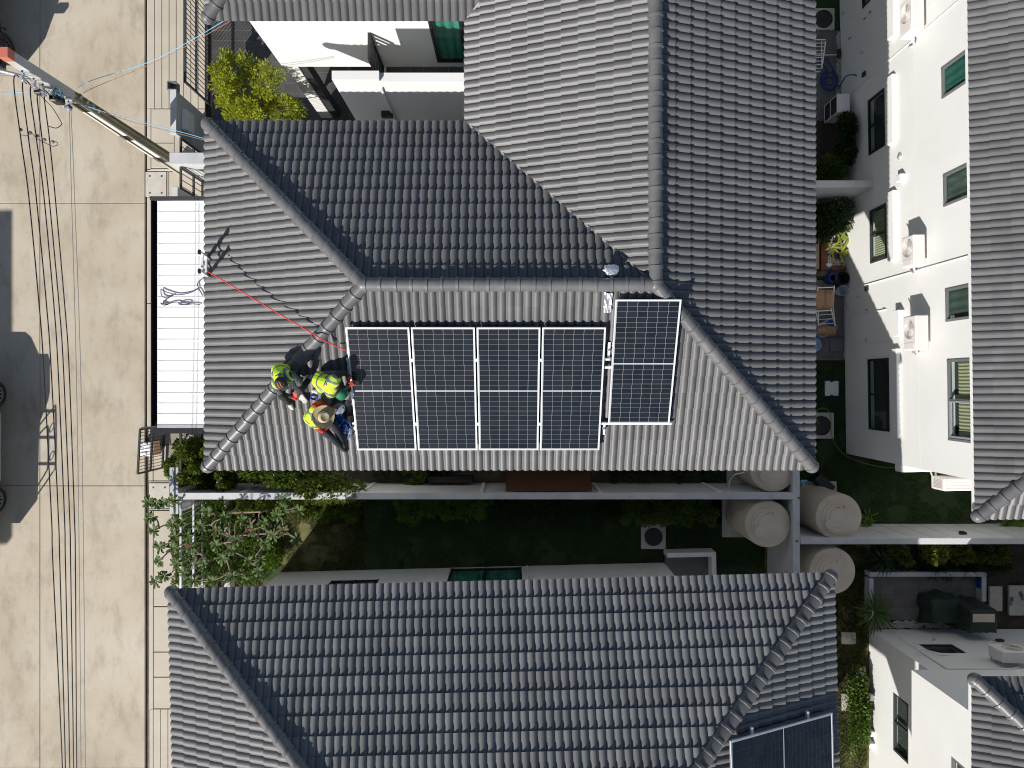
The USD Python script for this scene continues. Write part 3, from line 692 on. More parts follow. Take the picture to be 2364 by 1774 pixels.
for h, ax in ((sw, 0), (nwin, 1), (uwin, 0)):
    (x0, y0, z0), (x1, y1, z1) = h.bounds; t = .05
    if ax == 0:
        x = x0 + .13; f = [bar((x, y, z0), (x, y, z1), t, .06) for y in (y0 + t / 2, (y0 + y1) / 2, y1 - t / 2)] + [bar((x, y0, z), (x, y1, z), .06, t) for z in (z0 + t / 2, z1 - t / 2)]
        pn, bk = box(x + .02, x + .026, y0, y1, z0, z1), box(x + .085, x + .09, y0 + .001, y1 - .001, z0 + .001, z1 - .001)
        if h is uwin: bk = box(x + .1, x + .105, y0 + .001, y1 - .001, z0 + .001, z1 - .001)
    else:
        y = y1 - .13; f = [bar((x, y, z0), (x, y, z1), .06, t) for x in (x0 + t / 2, x1 - t / 2)] + [bar((x0, y, z), (x1, y, z), t, t) for z in (z0 + t / 2, z1 - t / 2)]
        pn, bk = box(x0, x1, y - .026, y - .02, z0, z1), box(x0 + .001, x1 - .001, y - .105, y - .1, z0 + .001, z1 - .001)
    w = obj('window', cat(f), M['char'] if h is not uwin else M['greyframe'], corner)
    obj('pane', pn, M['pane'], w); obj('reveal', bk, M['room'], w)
obj('wall_pipe', tube([P(2115, 1497, 2.0), P(2230, 1523, 2.0)], .02, 8), M['white'], corner)
y0 = NY
obj('wall_pipe', tube([(NX + .45, y0 + .025, .1), (NX + .45, y0 + .025, 2.9), (12.2, y0 + .025, 2.9), (12.9, y0 + .025, 2.5), (14.5, y0 + .025, 2.5)], .022, 8), M['white'], corner)
a = hit(2155, 1480, (0, NY, 0), (0, 1, 0)); obj('tap', cat([tube([(a[0], NY, a[2]), (a[0], NY + .09, a[2]), (a[0], NY + .1, a[2] - .06)], .012, 6), box(a[0] - .05, a[0] + .05, NY + .04, NY + .06, a[2] + .01, a[2] + .025)]), M['steel'], corner)
a = hit(2308, 1481, (0, NY, 0), (0, 1, 0)); obj('socket_box', cbox(a[0] - .09, a[0] + .09, NY, NY + .06, a[2] - .05, a[2] + .07), M['black'], corner)
for py in (1606, 1688, 1715):
    q = hit(2006, py, (NX - .08, 0, 0), (1, 0, 0)); obj('vent_hood', cbox(NX - .15, NX, q[1] - .08, q[1] + .08, max(q[2], .1), max(q[2], .1) + .2, .02), M['plastic_w'], corner)
CE = P(2241, 1562, EAVE_Z) + [.06, -.05, 0]
cc = [(CE[0], CE[1]), (CE[0] + 12, CE[1]), (CE[0] + 12, CE[1] - 12), (CE[0], CE[1] - 12)]; cp = (CE[0] + 6, CE[1] - 6); CZ = EAVE_Z + 6 * math.tan(PITCH)
lay_roof(corner, 'roof', [([cc[1], cc[0], cp], .06), ([cc[0], cc[3], cp], .02)], M['tile'], [(E3(cc[0], EAVE_Z), E3(cp, CZ))], [1])
obj('fascia', bar((cc[0][0] + .04, cc[0][1] - .04, EAVE_Z - .14), (cc[3][0] + .04, cc[3][1], EAVE_Z - .14), .03, .13), M['white'], corner)

# ---------------------------------------------------------------- the house across the street, outside the frame, whose shadow reaches in
opp = thing('opposite_house', 'house across the street beyond the left edge', 'house', (-24, -7, 0))
o = [(-30.0, -12.1), (-19.95, -12.1), (-19.95, -2.8), (-30.0, -2.8)]; m = ((o[0][0] + o[1][0]) / 2, (o[0][1] + o[2][1]) / 2)
zt = EAVE_Z + 4.9 * math.tan(PITCH)
v = [(*q, EAVE_Z) for q in o] + [(*q, EAVE_Z - .18) for q in o] + [(*m, zt)]
f = [(0, 1, 8), (1, 2, 8), (2, 3, 8), (3, 0, 8), (4, 6, 5), (4, 7, 6)] + [t for i in range(4) for t in ((i, 4 + i, 4 + (i + 1) % 4), (i, 4 + (i + 1) % 4, (i + 1) % 4))]
obj('roof', trimesh.Trimesh(v, f, process=False), M['tile_low'], opp)
obj('wall', box(-29.4, -20.6, -11.5, -3.4, 0, WZ), M['white'], opp)
# ---------------------------------------------------------------- solar panels
PN = np.array([0, -math.sin(PITCH), math.cos(PITCH)])
PZ = 0.185                                                    # height of the glass above the roof plane, along its normal
P0 = np.array([XW, YS, EAVE_Z]) + PN * PZ
def roof_pt(px, py, off=PZ):
    return hit(px, py, np.array([XW, YS, EAVE_Z]) + PN * off, PN)
SB = np.array([[1, 0, 0], [0, math.cos(PITCH), math.sin(PITCH)], [0, -math.sin(PITCH), math.cos(PITCH)]])   # rows: along eave, up slope, normal
def make_panel(name, label, org, B, w, l, landscape=False, group=None):
    """org: lower left corner of the panel's glass; B rows: width, length, normal."""
    t = thing(name, label, 'solar panel', org, group=group)
    def pl(m): return move(m, org, B.T)
    fr, d = .021, .035
    obj('frame', pl(cat([cbox(0, fr, 0, l, -d, .003, .003), cbox(w - fr, w, 0, l, -d, .003, .003), cbox(fr + .0005, w - fr - .0005, 0, fr, -d, .0025, .003), cbox(fr + .0005, w - fr - .0005, l - fr, l, -d, .0025, .003)])), M['alu'], t)
    back = obj('backsheet', pl(box(fr, w - fr, fr, l - fr, -.012, -.004)), M['back'], t)
    nx, ny = 6, 12
    mx, my, midgap = .012, .012, .02
    cw = (w - 2 * fr - 2 * mx) / nx; ch = (l - 2 * fr - 2 * my - midgap) / (2 * ny)
    for i in range(nx):
        for j in range(2 * ny):
            x0 = fr + mx + i * cw; y0 = fr + my + j * ch + (midgap if j >= ny else 0)
            g = .0019; h = .0018
            v = np.array([(x0 + g, y0 + h, -.002), (x0 + cw - g, y0 + h, -.002), (x0 + cw - g, y0 + ch - h, -.002), (x0 + g, y0 + ch - h, -.002)])
            v = np.vstack([v, v - [0, 0, .0015]])
            f = [(0, 1, 2), (0, 2, 3)] + [q for a in range(4) for q in ((a, 4 + a, 4 + (a + 1) % 4), (a, 4 + (a + 1) % 4, (a + 1) % 4))]
            obj('solar_cell', (v @ B + org, np.array(f)), M['cell'], t)
    return t
tl, tr = roof_pt(796.8, 756.5), roof_pt(1399.3, 757.0)
bl = roof_pt(824.6, 1039.8)
PW = 1.122; gap = (tr[0] - tl[0] - 4 * PW) / 3
PLEN = np.linalg.norm((tl - bl)[1:])
names = ['leftmost of the four joined panels, beside the crouching workers', 'second of the four joined panels, counted from the workers', 'third of the four joined panels, counted from the workers', 'rightmost of the four joined panels, next to the single raised panel']
PAN = []
for k in range(4):
    o = np.array([tl[0] + k * (PW + gap), bl[1], bl[2]])
    PAN.append(make_panel('solar_panel', 'black solar panel, ' + names[k], o, SB, PW, PLEN, group='solar panels on the main roof'))
t5, b5 = roof_pt(1424.8, 692.0), roof_pt(1400.5, 978.5)
r5 = roof_pt(1577.5, 692.0)
o5 = np.array([b5[0] * .5 + t5[0] * .5, b5[1], b5[2]])
make_panel('solar_panel', 'black solar panel standing alone near the right hip, set higher than the others', o5, SB, min(r5[0] - t5[0], 1.17), np.linalg.norm((t5 - b5)[1:]), group='solar panels on the main roof')
# rails, feet and clamps that carry them
rack = thing('panel_mounting', 'aluminium rails and feet carrying the five roof panels', 'mounting rails', (0, 0, 7))
def on_roof(x, s, h): return np.array([XW, YS, EAVE_Z]) + SB.T @ np.array([x - XW, s, h])
s_of = lambda q: np.dot(q - P0, SB[1])
sb, st = s_of(bl), s_of(tl); s5b, s5t = s_of(b5), s_of(t5)
for s_ in (sb + .55, st - .62):
    obj('rail', bar(on_roof(tl[0] - .05, s_, PZ - .06), on_roof(tr[0] + .10, s_, PZ - .06), .04, .045, PN), M['alu'], rack)
for s_ in (s5b - .02, s5t - 1.28):
    obj('rail', bar(on_roof(tr[0] + .02, s_, PZ - .055), on_roof(r5[0] + .02 if s_ < s5b else r5[0] - .04, s_, PZ - .055), .045, .05, PN), M['alu'], rack)
for x, s_ in ((tr[0] + .08, sb + .40), (tr[0] + .085, st - .47), (tl[0] - .03, st - .80), (tl[0] - .04, sb + .5)):
    obj('roof_hook', cat([bar(on_roof(x, s_ - .13, .075), on_roof(x, s_ + .16, .085), .05, .006, PN), bar(on_roof(x, s_, .075), on_roof(x, s_, PZ - .05), .04, .03)]), M['alu'], rack)
for k in range(1, 4):
    x = tl[0] + k * (PW + gap) - gap / 2
    for s_ in (sb + .55, st - .62):
        obj('mid_clamp', bar(on_roof(x, s_ - .03, PZ - .01), on_roof(x, s_ + .03, PZ - .01), .045, .032, PN), M['alu'], rack)
# panel on the lower house, lying across its right slope
east = thing('solar_panel', 'dark blue solar panel lying on the lower house near its right hip', 'solar panel', (*lw(LW - 2, -2.4), 7.2))
Eu = np.array([math.cos(LA), math.sin(LA), 0]); En = np.array([-math.sin(LA), math.cos(LA), 0])
LN = np.array([Eu[0] * math.sin(PITCH), Eu[1] * math.sin(PITCH), math.cos(PITCH)])
LE0 = np.array([*lw(LW, 0), EAVE_Z]) + LN * .2
q0, q1, q2 = hit(1686.5, 1711.5, LE0, LN), hit(1922.5, 1646, LE0, LN), hit(1925.5, 1774, LE0, LN)
wid = np.linalg.norm(q1 - q0); wx = (q1 - q0) / wid; ly = np.cross(LN, wx)
lo = q0 - ly * 1.134
def pl(m): return move(m, lo, np.stack([wx, ly, LN], 1))
fr = .032
obj('frame', pl(cat([cbox(0, fr, 0, 1.134, -.035, .003, .003), cbox(wid - fr, wid, 0, 1.134, -.035, .003, .003), cbox(fr, wid - fr, 0, fr, -.035, .0025, .003), cbox(fr, wid - fr, 1.134 - fr, 1.134, -.035, .0025, .003)])), M['steel'], east)
obj('backsheet', pl(box(fr, wid - fr, fr, 1.134 - fr, -.012, -.004)), M['back'], east)
cw = (wid - 2 * fr - .05) / 24; chh = (1.134 - 2 * fr - .02) / 6
for i in range(24):
    for j in range(6):
        x0 = fr + .012 + i * cw + (.02 if i >= 12 else 0); y0 = fr + .01 + j * chh; g = .0014
        v = np.array([(x0 + g, y0 + g, -.002), (x0 + cw - g, y0 + g, -.002), (x0 + cw - g, y0 + chh - g, -.002), (x0 + g, y0 + chh - g, -.002)])
        obj('solar_cell', pl(trimesh.Trimesh(v, [(0, 1, 2), (0, 2, 3)], process=False)), M['cell'], east)
for px, py in ((1735, 1687), (1864, 1650)):
    q = hit(px, py, LE0 - LN * .06, LN); obj('rail', bar(q + ly * .06, q - ly * 1.2, .045, .05, LN), M['alu'], east)

# ---------------------------------------------------------------- carport roof
cpz = 2.9
ca, cb = P(363, 464, cpz), P(473, 980, cpz)
carport = thing('carport_roof', 'white corrugated metal carport roof with black frame beside the street', 'carport roof', (-7, 1.7, 0))
nst = 21; dy = (ca[1] - cb[1]) / nst
for k in range(nst):
    y0 = cb[1] + k * dy
    prof = [(y0 + .0015, 0), (y0 + dy - .03, 0), (y0 + dy - .022, .012), (y0 + dy - .006, .012), (y0 + dy - .0015, -.004), (y0 + .0015, -.004)]
    m = trimesh.creation.extrude_polygon(sg.Polygon(prof), 3.6, engine='earcut')
    v = np.asarray(m.vertices); m.vertices = np.column_stack([ca[0] + v[:, 2], v[:, 0], cpz + v[:, 1] + .012 * v[:, 2]])
    if m.volume < 0: m.invert()
    obj('roof_sheet', m, M['sheet'], carport)
g0 = P(347, 464, cpz)[0]
obj('gutter', cat([box(g0, g0 + .015, cb[1] - .05, ca[1] + .06, cpz - .16, cpz - .02), box(g0, ca[0] + .05, cb[1] - .05, ca[1] + .06, cpz - .17, cpz - .155), box(ca[0] + .02, ca[0] + .05, cb[1] - .05, ca[1] + .06, cpz - .16, cpz - .01)]), M['black'], carport)
obj('flashing', bar((ca[0], cb[1] - .045, cpz + .0), (-5.3, cb[1] - .045, cpz + .04), .085, .02), M['steel'], carport)
obj('edge_beam', bar((g0, cb[1] - .16, cpz - .05), (-5.3, cb[1] - .16, cpz - .05), .13, .12), M['black'], carport)
obj('edge_beam', bar((g0, ca[1] + .06, cpz - .03), (-5.3, ca[1] + .06, cpz - .03), .09, .12), M['char'], carport)
for y in (cb[1] - .1, 1.7, ca[1]):
    obj('post', bar((ca[0] + .12, y, 0), (ca[0] + .12, y, cpz - .17), .1, .1, (0, 1, 0)), M['black'], carport)

# ladder leaning on the eave above the carport
lad = thing('ladder', 'aluminium ladder leaning over the left eave above the carport roof', 'ladder', P(463, 612, 3))
la, lb = P(480, 633, 7.0), P(478, 593, 7.0)
la, lb = P(460, 626, 7.1), P(460, 582, 7.1)
l0a, l0b = np.array([-6.62, la[1], 2.95]), np.array([-6.62, lb[1], 2.95])
for a, b in ((l0a, la), (l0b, lb)):
    obj('side_rail', bar(a, b, .03, .075), M['alu'], lad); obj('rail_cap', bar(b - (b - a) / np.linalg.norm(b - a) * .06, b + [0, 0, .012], .038, .085), M['black'], lad)
for k in range(13):
    t = .05 + k * .074; obj('rung', bar(l0a + (la - l0a) * t, l0b + (lb - l0b) * t, .035, .03), M['alu'], lad)
obj('rope_knot', move(trimesh.creation.icosphere(subdivisions=2, radius=.03), la + (la - l0a) * -.07 + [0, .12, .03]), M['red'], lad)
# ropes
def west_pt(px, py, off):
    n = np.array([-math.sin(PITCH), 0, math.cos(PITCH)]); return hit(px, py, np.array([XW, YS, EAVE_Z]) + n * off, n)
rp = [west_pt(478, 626, .42), west_pt(540, 663, .30), west_pt(612, 706, .22), west_pt(680, 746, .19), west_pt(722, 771, .17), roof_pt(737, 780, .24), roof_pt(768, 796, .13), roof_pt(798, 809, .13)]
obj('safety_rope', tube(spline(rp, 6), .011, 6), M['red_rope'], None, True, 'red safety rope running from the ladder across the left hip to the panels', 'rope')
pts = [(478, 635), (456, 655), (466, 678), (467, 682), (458, 668), (440, 676), (410, 681), (380, 673), (372, 668), (374, 684), (388, 688), (400, 682), (385, 690), (377, 700), (388, 704), (371, 700), (380, 705), (395, 700), (410, 698), (425, 704), (440, 699), (428, 696), (412, 702), (428, 704), (446, 702), (462, 704)]
obj('dark_rope', tube(spline([P(x, y, cpz + .05) for x, y in pts], 5), .012, 6), mat('purple_rope', (0.10, 0.085, 0.13), rough=.8), None, True, 'dark thin rope lying tangled on the white carport roof', 'rope')

# ---------------------------------------------------------------- walls, fences, gates of the front
GX = -8.70
def wall(name, label, x0, x1, y0, y1, h, cop=.03, m='boundary', wide=.02):
    t = thing(name, label, 'wall', ((x0 + x1) / 2, (y0 + y1) / 2, 0))
    obj('wall_body', box(x0, x1, y0, y1, -.1, h), M[m], t)
    obj('coping', cbox(x0 - wide, x1 + wide, y0 - wide, y1 + wide, h + .001, h + cop + .02, .008), M['white_dirty'], t)
    return t
pier = wall('meter_wall', 'short grey front wall with a water meter cabinet and a lamp box at its upper end', -8.84, -8.72, 6.5, 7.62, 1.75, m='grey_wall')
obj('meter_cabinet', cbox(-8.715, -8.58, 6.72, 7.26, 1.0, 1.5, .02), M['plastic_w'], pier)
obj('lamp_box', cut(cbox(-8.95, -8.72, 7.62, 7.86, 1.55, 1.8, .01), box(-8.92, -8.70, 7.65, 7.83, 1.62, 1.9)), M['greyframe'], pier)
wall('party_wall', 'white wall dividing the two front gardens beside the utility pole', -8.86, -6.0, 5.72, 5.98, 1.75)
wall('carport_pier', 'white pier at the upper corner of the carport', -8.80, -8.68, 4.62, 5.1, 1.75)
def fence(name, label, y0, y1, x=GX, z0=.25, z1=1.55, m='char', step=.13, mid=.8, group=None):
    t = thing(name, label, 'fence', (x, (y0 + y1) / 2, 0), group=group)
    for z in (z1, mid, z0): obj('rail', bar((x, y0, z), (x, y1, z), .05, .05), M[m], t)
    for y in np.arange(y0 + step / 2, y1, step): obj('picket', bar((x, y, z0), (x, y, z1), .016, .016, (0, 1, 0)), M['black'] if m != 'steel' else M[m], t)
    for y in (y0 + .025, y1 - .025): obj('post', bar((x, y, 0), (x, y, z1 - .026), .045, .045, (0, 1, 0)), M[m], t)
    return t
fence('fence', 'black railing between the meter wall and the dividing wall', 6.0, 6.48, step=.17)
fence('fence', 'black railing between the dividing wall and the carport pier', 5.12, 5.70, step=.17)
fence('fence', 'black railing below the carport with green hedge behind it', -2.72, -1.18)
fence('fence', 'grey railing at the lower garden overgrown by the flowering tree', -8.0, -3.0, m='steel', step=.16)
g = fence('sliding_gate', 'black railing sliding gate at the top left driveway', 7.95, 12.5, x=-8.63, z0=.08, z1=1.45)
tag(g, cat='gate')
wall('low_kerb', 'pale low garden kerb behind the grey railing', -8.05, -7.93, -8.0, -3.0, .25, m='pave')
ch = thing('metal_capped_pier', 'short wall pier capped with two metal channels by the drain cover', 'wall', P(400, 1133))
a, b = P(390, 1082, 1.6), P(410, 1186, 1.6)
obj('wall_body', box(a[0] + .02, b[0] - .02, b[1], a[1], 0, 1.5), M['white'], ch)
obj('channel', cat([box(a[0], a[0] + .085, b[1] - .02, a[1] + .02, 1.5, 1.56), box(a[0] + .1, a[0] + .125, b[1] - .02, a[1] + .02, 1.5, 1.585), box(b[0] - .06, b[0], b[1] - .02, a[1] + .02, 1.5, 1.57), box(b[0] - .10, b[0] - .075, b[1], a[1], 1.5, 1.55)]), M['steel'], ch)
# folding gate, open
gate = thing('folding_gate', 'black two leaf folding gate standing open over the pavement', 'gate', (-9.3, -1.3, 0))
def leaf(p0, p1, z0=.1, z1=1.42, n=13):
    p0, p1 = np.array(p0), np.array(p1); o = []
    at = lambda t, z: np.array([*(p0 + (p1 - p0) * t), z])
    lf = obj('gate_leaf', cat([bar(at(0, z), at(1, z), .045, .05) for z in (z0, (z0 + z1) / 2, z1)] + [bar(at(t, z0), at(t, z1), .045, .045, (0, 1, 0)) for t in (0, 1)]), M['char'], gate)
    for k in range(1, n): obj('picket', bar(at(k / n, z0), at(k / n, z1), .014, .014, (0, 1, 0)), M['black'], lf)
leaf((-9.84, -1.20), (-9.90, -2.37)); leaf((-8.72, -1.02), (-9.80, -1.17))
# parcel under the gate
par = thing('parcel_box', 'open cardboard box with white plastic wrapping behind the folding gate', 'box', P(350, 1035))
c0 = P(350, 1035)
bx = cut(box(-.21, .21, -.2, .2, .012, .3), box(-.195, .195, -.185, .185, .03, .4)); obj('carton', move(bx, (*c0[:2], 0), rotz(.12)), M['card'], par)
obj('flap', move(bar((.21, 0, .3), (.36, 0, .22), .38, .008), (*c0[:2], 0), rotz(.12)), M['card'], par)
for k in range(9):
    s = trimesh.creation.icosphere(subdivisions=2, radius=.085); v = np.asarray(s.vertices); s.vertices = v * (1 + .5 * (meshkit.noise(v * 18 + k * 7, 3)[:, None] - .5)) * [1, 1, .7]
    obj('plastic_wrap', move(s, (c0[0] - .12 + .11 * (k % 3), c0[1] - .12 + .12 * (k // 3), .27 + .02 * (k % 2))), M['plastic_w'], par)

# ---------------------------------------------------------------- boundary walls and tanks at the right
bw = wall('boundary_wall', 'long pale boundary wall between the main house and the lower garden', -8.62, 7.26, -2.97, -2.82, 1.8, wide=.012)
for k in range(5):
    obj('wall_pier', box(-7.0 + k * 3.1 - .05, -7.0 + k * 3.1 + .05, -2.82, -2.79, 0, 1.78), M['white'], bw)
tw = wall('tank_wall', 'pale boundary wall running down between the water tanks', 7.27, 7.43, -12, -2.15, 1.8, wide=.012)
ew = wall('rear_wall', 'pale boundary wall running right from the tanks below the back lawn', 7.47, 18, -4.13, -3.99, 1.8, wide=.012)
for x in np.arange(8.2, 18, .55): obj('panel_joint', box(x - .006, x + .006, -3.99, -3.984, 0, 1.79), M['white_dirty'], ew)
obj('lamp', cat([box(11.86, 11.98, -3.985, -3.9, 1.35, 1.43), box(11.99, 12.05, -3.985, -3.93, 1.34, 1.40)]), M['black'], ew)
wall('garden_wall', 'low white garden wall behind the house above the dark bush', 5.3, 9.40, 5.12, 5.28, 1.7, wide=.015)
for px, py in ((1844, 1150), (1839.5, 1250)):
    q = P(px, py, 1.86); obj('bolt_cap', cyl(q, q + [0, 0, .02], .028, n=10), M['terra'], tw)
def tank(cx, cy, label, ztop=1.72, r=.615):
    t = thing('water_tank', label, 'water tank', (cx, cy, 0), group='beige water tanks by the boundary walls')
    pr = [(0, .06), (r - .02, .06), (r, .09), (r, .45), (r + .006, .47), (r, .49), (r, .95), (r + .006, .97), (r, .99), (r, ztop - .08), (r - .02, ztop - .02), (r - .06, ztop), (r - .16, ztop + .012), (r - .165, ztop + .03), (r - .24, ztop + .035), (r - .245, ztop + .052), (r - .34, ztop + .055), (r - .345, ztop + .068), (0, ztop + .072)]
    obj('tank_body', lathe(pr, n=56), M['tank'], t, smooth=32, local=True)
    obj('lid', lathe([(0, ztop + .071), (.13, ztop + .071), (.128, ztop + .078), (.115, ztop + .082), (0, ztop + .083)], (-.26, -.18, 0), 28), M['tank'], t, smooth=32, local=True)
    obj('inlet', cat([cbox(.1, .2, .25, .32, ztop + .03, ztop + .1), cbox(-.05, .02, .27, .3, ztop + .03, ztop + .12)]), M['tank'], t, local=True)
    obj('base_slab', cbox(-.7, .7, -.7, .7, -.02, .06), M['cover'], t, local=True)
    return t
for px, py, lab in ((1774, 1211, 'beige water tank below the long boundary wall, left of the dividing wall'), (1937.6, 1194.6, 'beige water tank standing free on the back lawn, right of the dividing wall'),
                    (1786, 1083, 'beige water tank half hidden under the eave of the main house'), (1923, 1320, 'beige water tank half hidden behind the lower house hip')):
    q = P(px, py, 1.74); tank(q[0], q[1], lab)
obj('inlet_hose', tube(spline([P(1683, 1131, 1.5), P(1684, 1113, 2.0), P(1695, 1097, 2.3), P(1718, 1091, 2.1)], 6), .009, 6), M['plastic_w'], None, True, 'pale thin hose curving from the boundary wall to the tank under the eave', 'hose')
tap = thing('garden_tap_stand', 'light blue water pipe frame beside the dividing wall and tanks', 'pipe', P(1855, 1112))
obj('pipe', tube([P(1850, 1122, .1), P(1850, 1110, 1.0), P(1862, 1110, 1.0), P(1862, 1118, .5)], .02, 8), M['sky_cable'], tap)
pump = thing('water_pump', 'black boxed water pump between the eave and the free standing tank', 'pump', P(1890, 1112))
pc = P(1893, 1114, .1)
obj('casing', move(cbox(-.28, .28, -.14, .14, 0, .36, .03), pc, rotz(-.75)), M['black'], pump); obj('motor', cyl(pc + [.1, -.12, .2], pc + [.36, -.34, .2], .09, n=16), M['char'], pump, smooth=40)

# leaning boards
bd = thing('brown_board', 'large brown board leaning against the boundary wall under the eave', 'board', (.9, -2.5, 0))
a, b, c, d = (-.15, -2.55, .0), (2.45, -2.55, 0), (2.42, -2.79, 1.62), (-.18, -2.79, 1.62)
a, b = P(1168, 1088, .1), P(1362, 1088, .1); zt = 1.72; c, d = P(1367, 1133, zt), P(1167, 1134, zt)
v = np.array([a, b, c, d]); nrm = np.cross(b - a, d - a); nrm /= np.linalg.norm(nrm)
obj('panel', trimesh.convex.convex_hull(np.vstack([v, v - nrm * .018])), M['wood'], bd)
obj('edge_strip', bar(a + nrm * .004, b + nrm * .004, .02, .03), M['bark'], bd)
bk = thing('black_planter', 'black box shaped planter beside the boundary wall under the eave', 'planter', P(1037, 1112))
a, b = P(987, 1102, .5), P(1090, 1127, .5)
obj('planter_box', cut(cbox(a[0], b[0], -2.76, a[1], 0, .5, .01), box(a[0] + .03, b[0] - .03, -2.73, a[1] - .03, .1, .6)), M['black'], bk)
obj('soil_fill', box(a[0] + .032, b[0] - .032, -2.728, a[1] - .032, .05, .42), M['soil'], bk)

# ---------------------------------------------------------------- drain covers
def manhole(px, py, w, r, label):
    q = P(px, py); t = thing('septic_cover', label, 'manhole cover', (q[0], q[1], 0), group='round black covers in square concrete slabs')
    obj('slab', cut(cbox(-w / 2, w / 2, -w / 2, w / 2, -.1, .05, .012), lathe([(0, .02), (r + .012, .02), (r + .012, .2), (0, .2)], n=40)), M['cover'], t, local=True)
    obj('lid', lathe([(0, .021), (r, .021), (r, .052), (r - .03, .058), (r - .035, .05), (.04, .05), (.04, .06), (0, .06)], n=40), M['black'], t, smooth=30, local=True)
    return t
manhole(1508, 1239, .70, .255, 'round black cover in a square slab on the shaded lower lawn')
manhole(1894, 983, .74, .275, 'round black cover in a square slab half under the right eave')
manhole(1900, 46, .62, .25, 'round black cover in a square slab at the top behind the house')
q = P(1919, 897); lid = thing('drain_lid', 'small white square drain lid in the back lawn', 'drain cover', (q[0], q[1], 0))
obj('plate', cut(cbox(-.19, .19, -.21, .21, -.02, .05, .008), box(-.05, .05, .18, .3, -.1, .2), box(-.05, .05, -.3, -.18, -.1, .2)), M['plastic_w'], lid, local=True)
obj('rim', cut(box(-.23, .23, -.25, .25, -.03, .025), box(-.195, .195, -.215, .215, -.1, .1)), M['black'], lid, local=True)
obj('green_hose', tube(spline([P(x, y, .05) for x, y in ((1890, 980), (1882, 955), (1897, 943), (1912, 948), (1918, 965), (1919, 1000), (1930, 1028), (1958, 1055), (2020, 1076), (2080, 1082), (2150, 1092), (2240, 1104))], 6), .012, 6), mat('green_hose', (.17, .22, .05), rough=.5), None, True, 'thin green hose winding over the back lawn to the right house', 'hose')

# ---------------------------------------------------------------- air conditioners
def ac_unit(label, x0, y0, z0, w=.72, d=.29, h=.50, face='west', cover=0):
    """Local: front looks to -x, w along y."""
    t = thing('air_conditioner', label, 'air conditioner', (0, 0, 0) if False else (*x0, z0), rotz=RA if face == 'west' else RA + math.pi / 2, group='outdoor air conditioner units on the right house')
    hole = trimesh.creation.cylinder(.215, .12, sections=32); hole.apply_transform(trimesh.transformations.rotation_matrix(math.pi / 2, (0, 1, 0))); hole.apply_translation((0, .08, h * .5))
    obj('casing', cut(cbox(0, d, -w / 2, w / 2, 0, h, .02), hole), M['ac'], t, local=True)
    a = np.linspace(0, 2 * math.pi, 33)
    rings = [tube(np.column_stack([np.full(33, .004), .08 + r * np.cos(a), h / 2 + r * np.sin(a)]), .004, 5, False) for r in np.linspace(.03, .215, 9)]
    obj('fan_grille', cat(rings + [bar((.008, .08, h / 2), (.008, .08 + 0.215 * math.cos(q), h / 2 + .215 * math.sin(q)), .006, .006) for q in np.linspace(0, 2 * math.pi, 8, endpoint=False)]), M['ac'], t, local=True)
    bl = []
    for k in range(3):
        q = k * 2.094; bl.append(move(trimesh.creation.box((.01, .15, .1)), (.03, .08 + .1 * math.cos(q), h / 2 + .1 * math.sin(q)), trimesh.transformations.rotation_matrix(q, (1, 0, 0))[:3, :3]))
    obj('fan', cat(bl + [move(trimesh.creation.icosphere(subdivisions=1, radius=.03), (.03, .08, h / 2))]), M['fan'], t, local=True)
    obj('service_panel', cbox(-.006, .01, -w / 2 + .03, -w / 2 + .17, .04, h - .06, .004), M['ac'], t, local=True)
    obj('side_vents', cat([box(.05 + .03 * k, .065 + .03 * k, w / 2 - .001, w / 2 + .003, .1, h - .08) for k in range(7)]), M['fan'], t, local=True)
    for k in range(4): obj('top_rib', cbox(.04 + k * .065, .055 + k * .065, -w / 2 + .04, w / 2 - .04, h - .001, h + .005, .002), M['ac'], t, local=True)
    for y in (-w / 2 + .12, w / 2 - .12):
        obj('bracket', cat([bar((-.03, y, -.015), (d + .13, y, -.015), .03, .03), bar((.02, y, -.02), (d + .12, y, -.24), .025, .025)]), M['plastic_w'], t, local=True)
    obj('refrigerant_pipe', tube(spline([(d - .05, -w / 2, .1), (d - .02, -w / 2 - .08, .08), (d + .05, -w / 2 - .1, -.05), (d + .09, -w / 2 - .02, -.3)], 5), .022, 7), M['plastic_w'], t, smooth=True, local=True)
    return t
def ac_at(pxb, pxt, pya, pyb, label, w, d, h):
    # bottom front at pxb, top front at pxt
    y = (rpx(pxt, pya)[0] + rpx(pxt, pyb)[0]) / 2
    X = rw(-.13 - d, y)
    z0 = CAM_H - X[0] * FOC / (pxb - CX)
    k = (CAM_H - z0 - h) / FOC; yw = -((pya + pyb) / 2 - CY) * k
    X = rw(-.13 - d, yw - RO[1])
    return ac_unit(label, (X[0], X[1]), 0, z0, w, d, h)
ac_at(2081.5, 2108.5, 541, 611, 'beige air conditioner unit between two lower windows of the right house wall', .70, .27, .48)
ac_at(2084.6, 2114, 727, 807, 'larger pinkish air conditioner unit lowest on the right house wall, above the two panel window', .78, .30, .51)
ac_at(2076, 2100, -30, 82, 'pinkish air conditioner unit at the top edge of the right house wall', .80, .29, .50)
q = P(2206, 1117, 4.1); ac_unit('white air conditioner unit on the lower end wall of the right house', (10.17, -2.42), 0, 3.65, .80, .29, .5, face='south')
k2 = thing('air_conditioner', 'white air conditioner unit on the corner house wall at the right edge', 'air conditioner', (12.25, -6.55, 2.25))
obj('casing', cbox(12.0, 12.75, -6.83, -6.55, 2.3, 2.85, .02), M['ac'], k2); obj('bracket', cat([bar((x, -6.97, 2.28), (x, -6.5, 2.28), .03, .03) for x in (12.1, 12.65)]), M['plastic_w'], k2)
a = np.linspace(0, 2 * math.pi, 33)
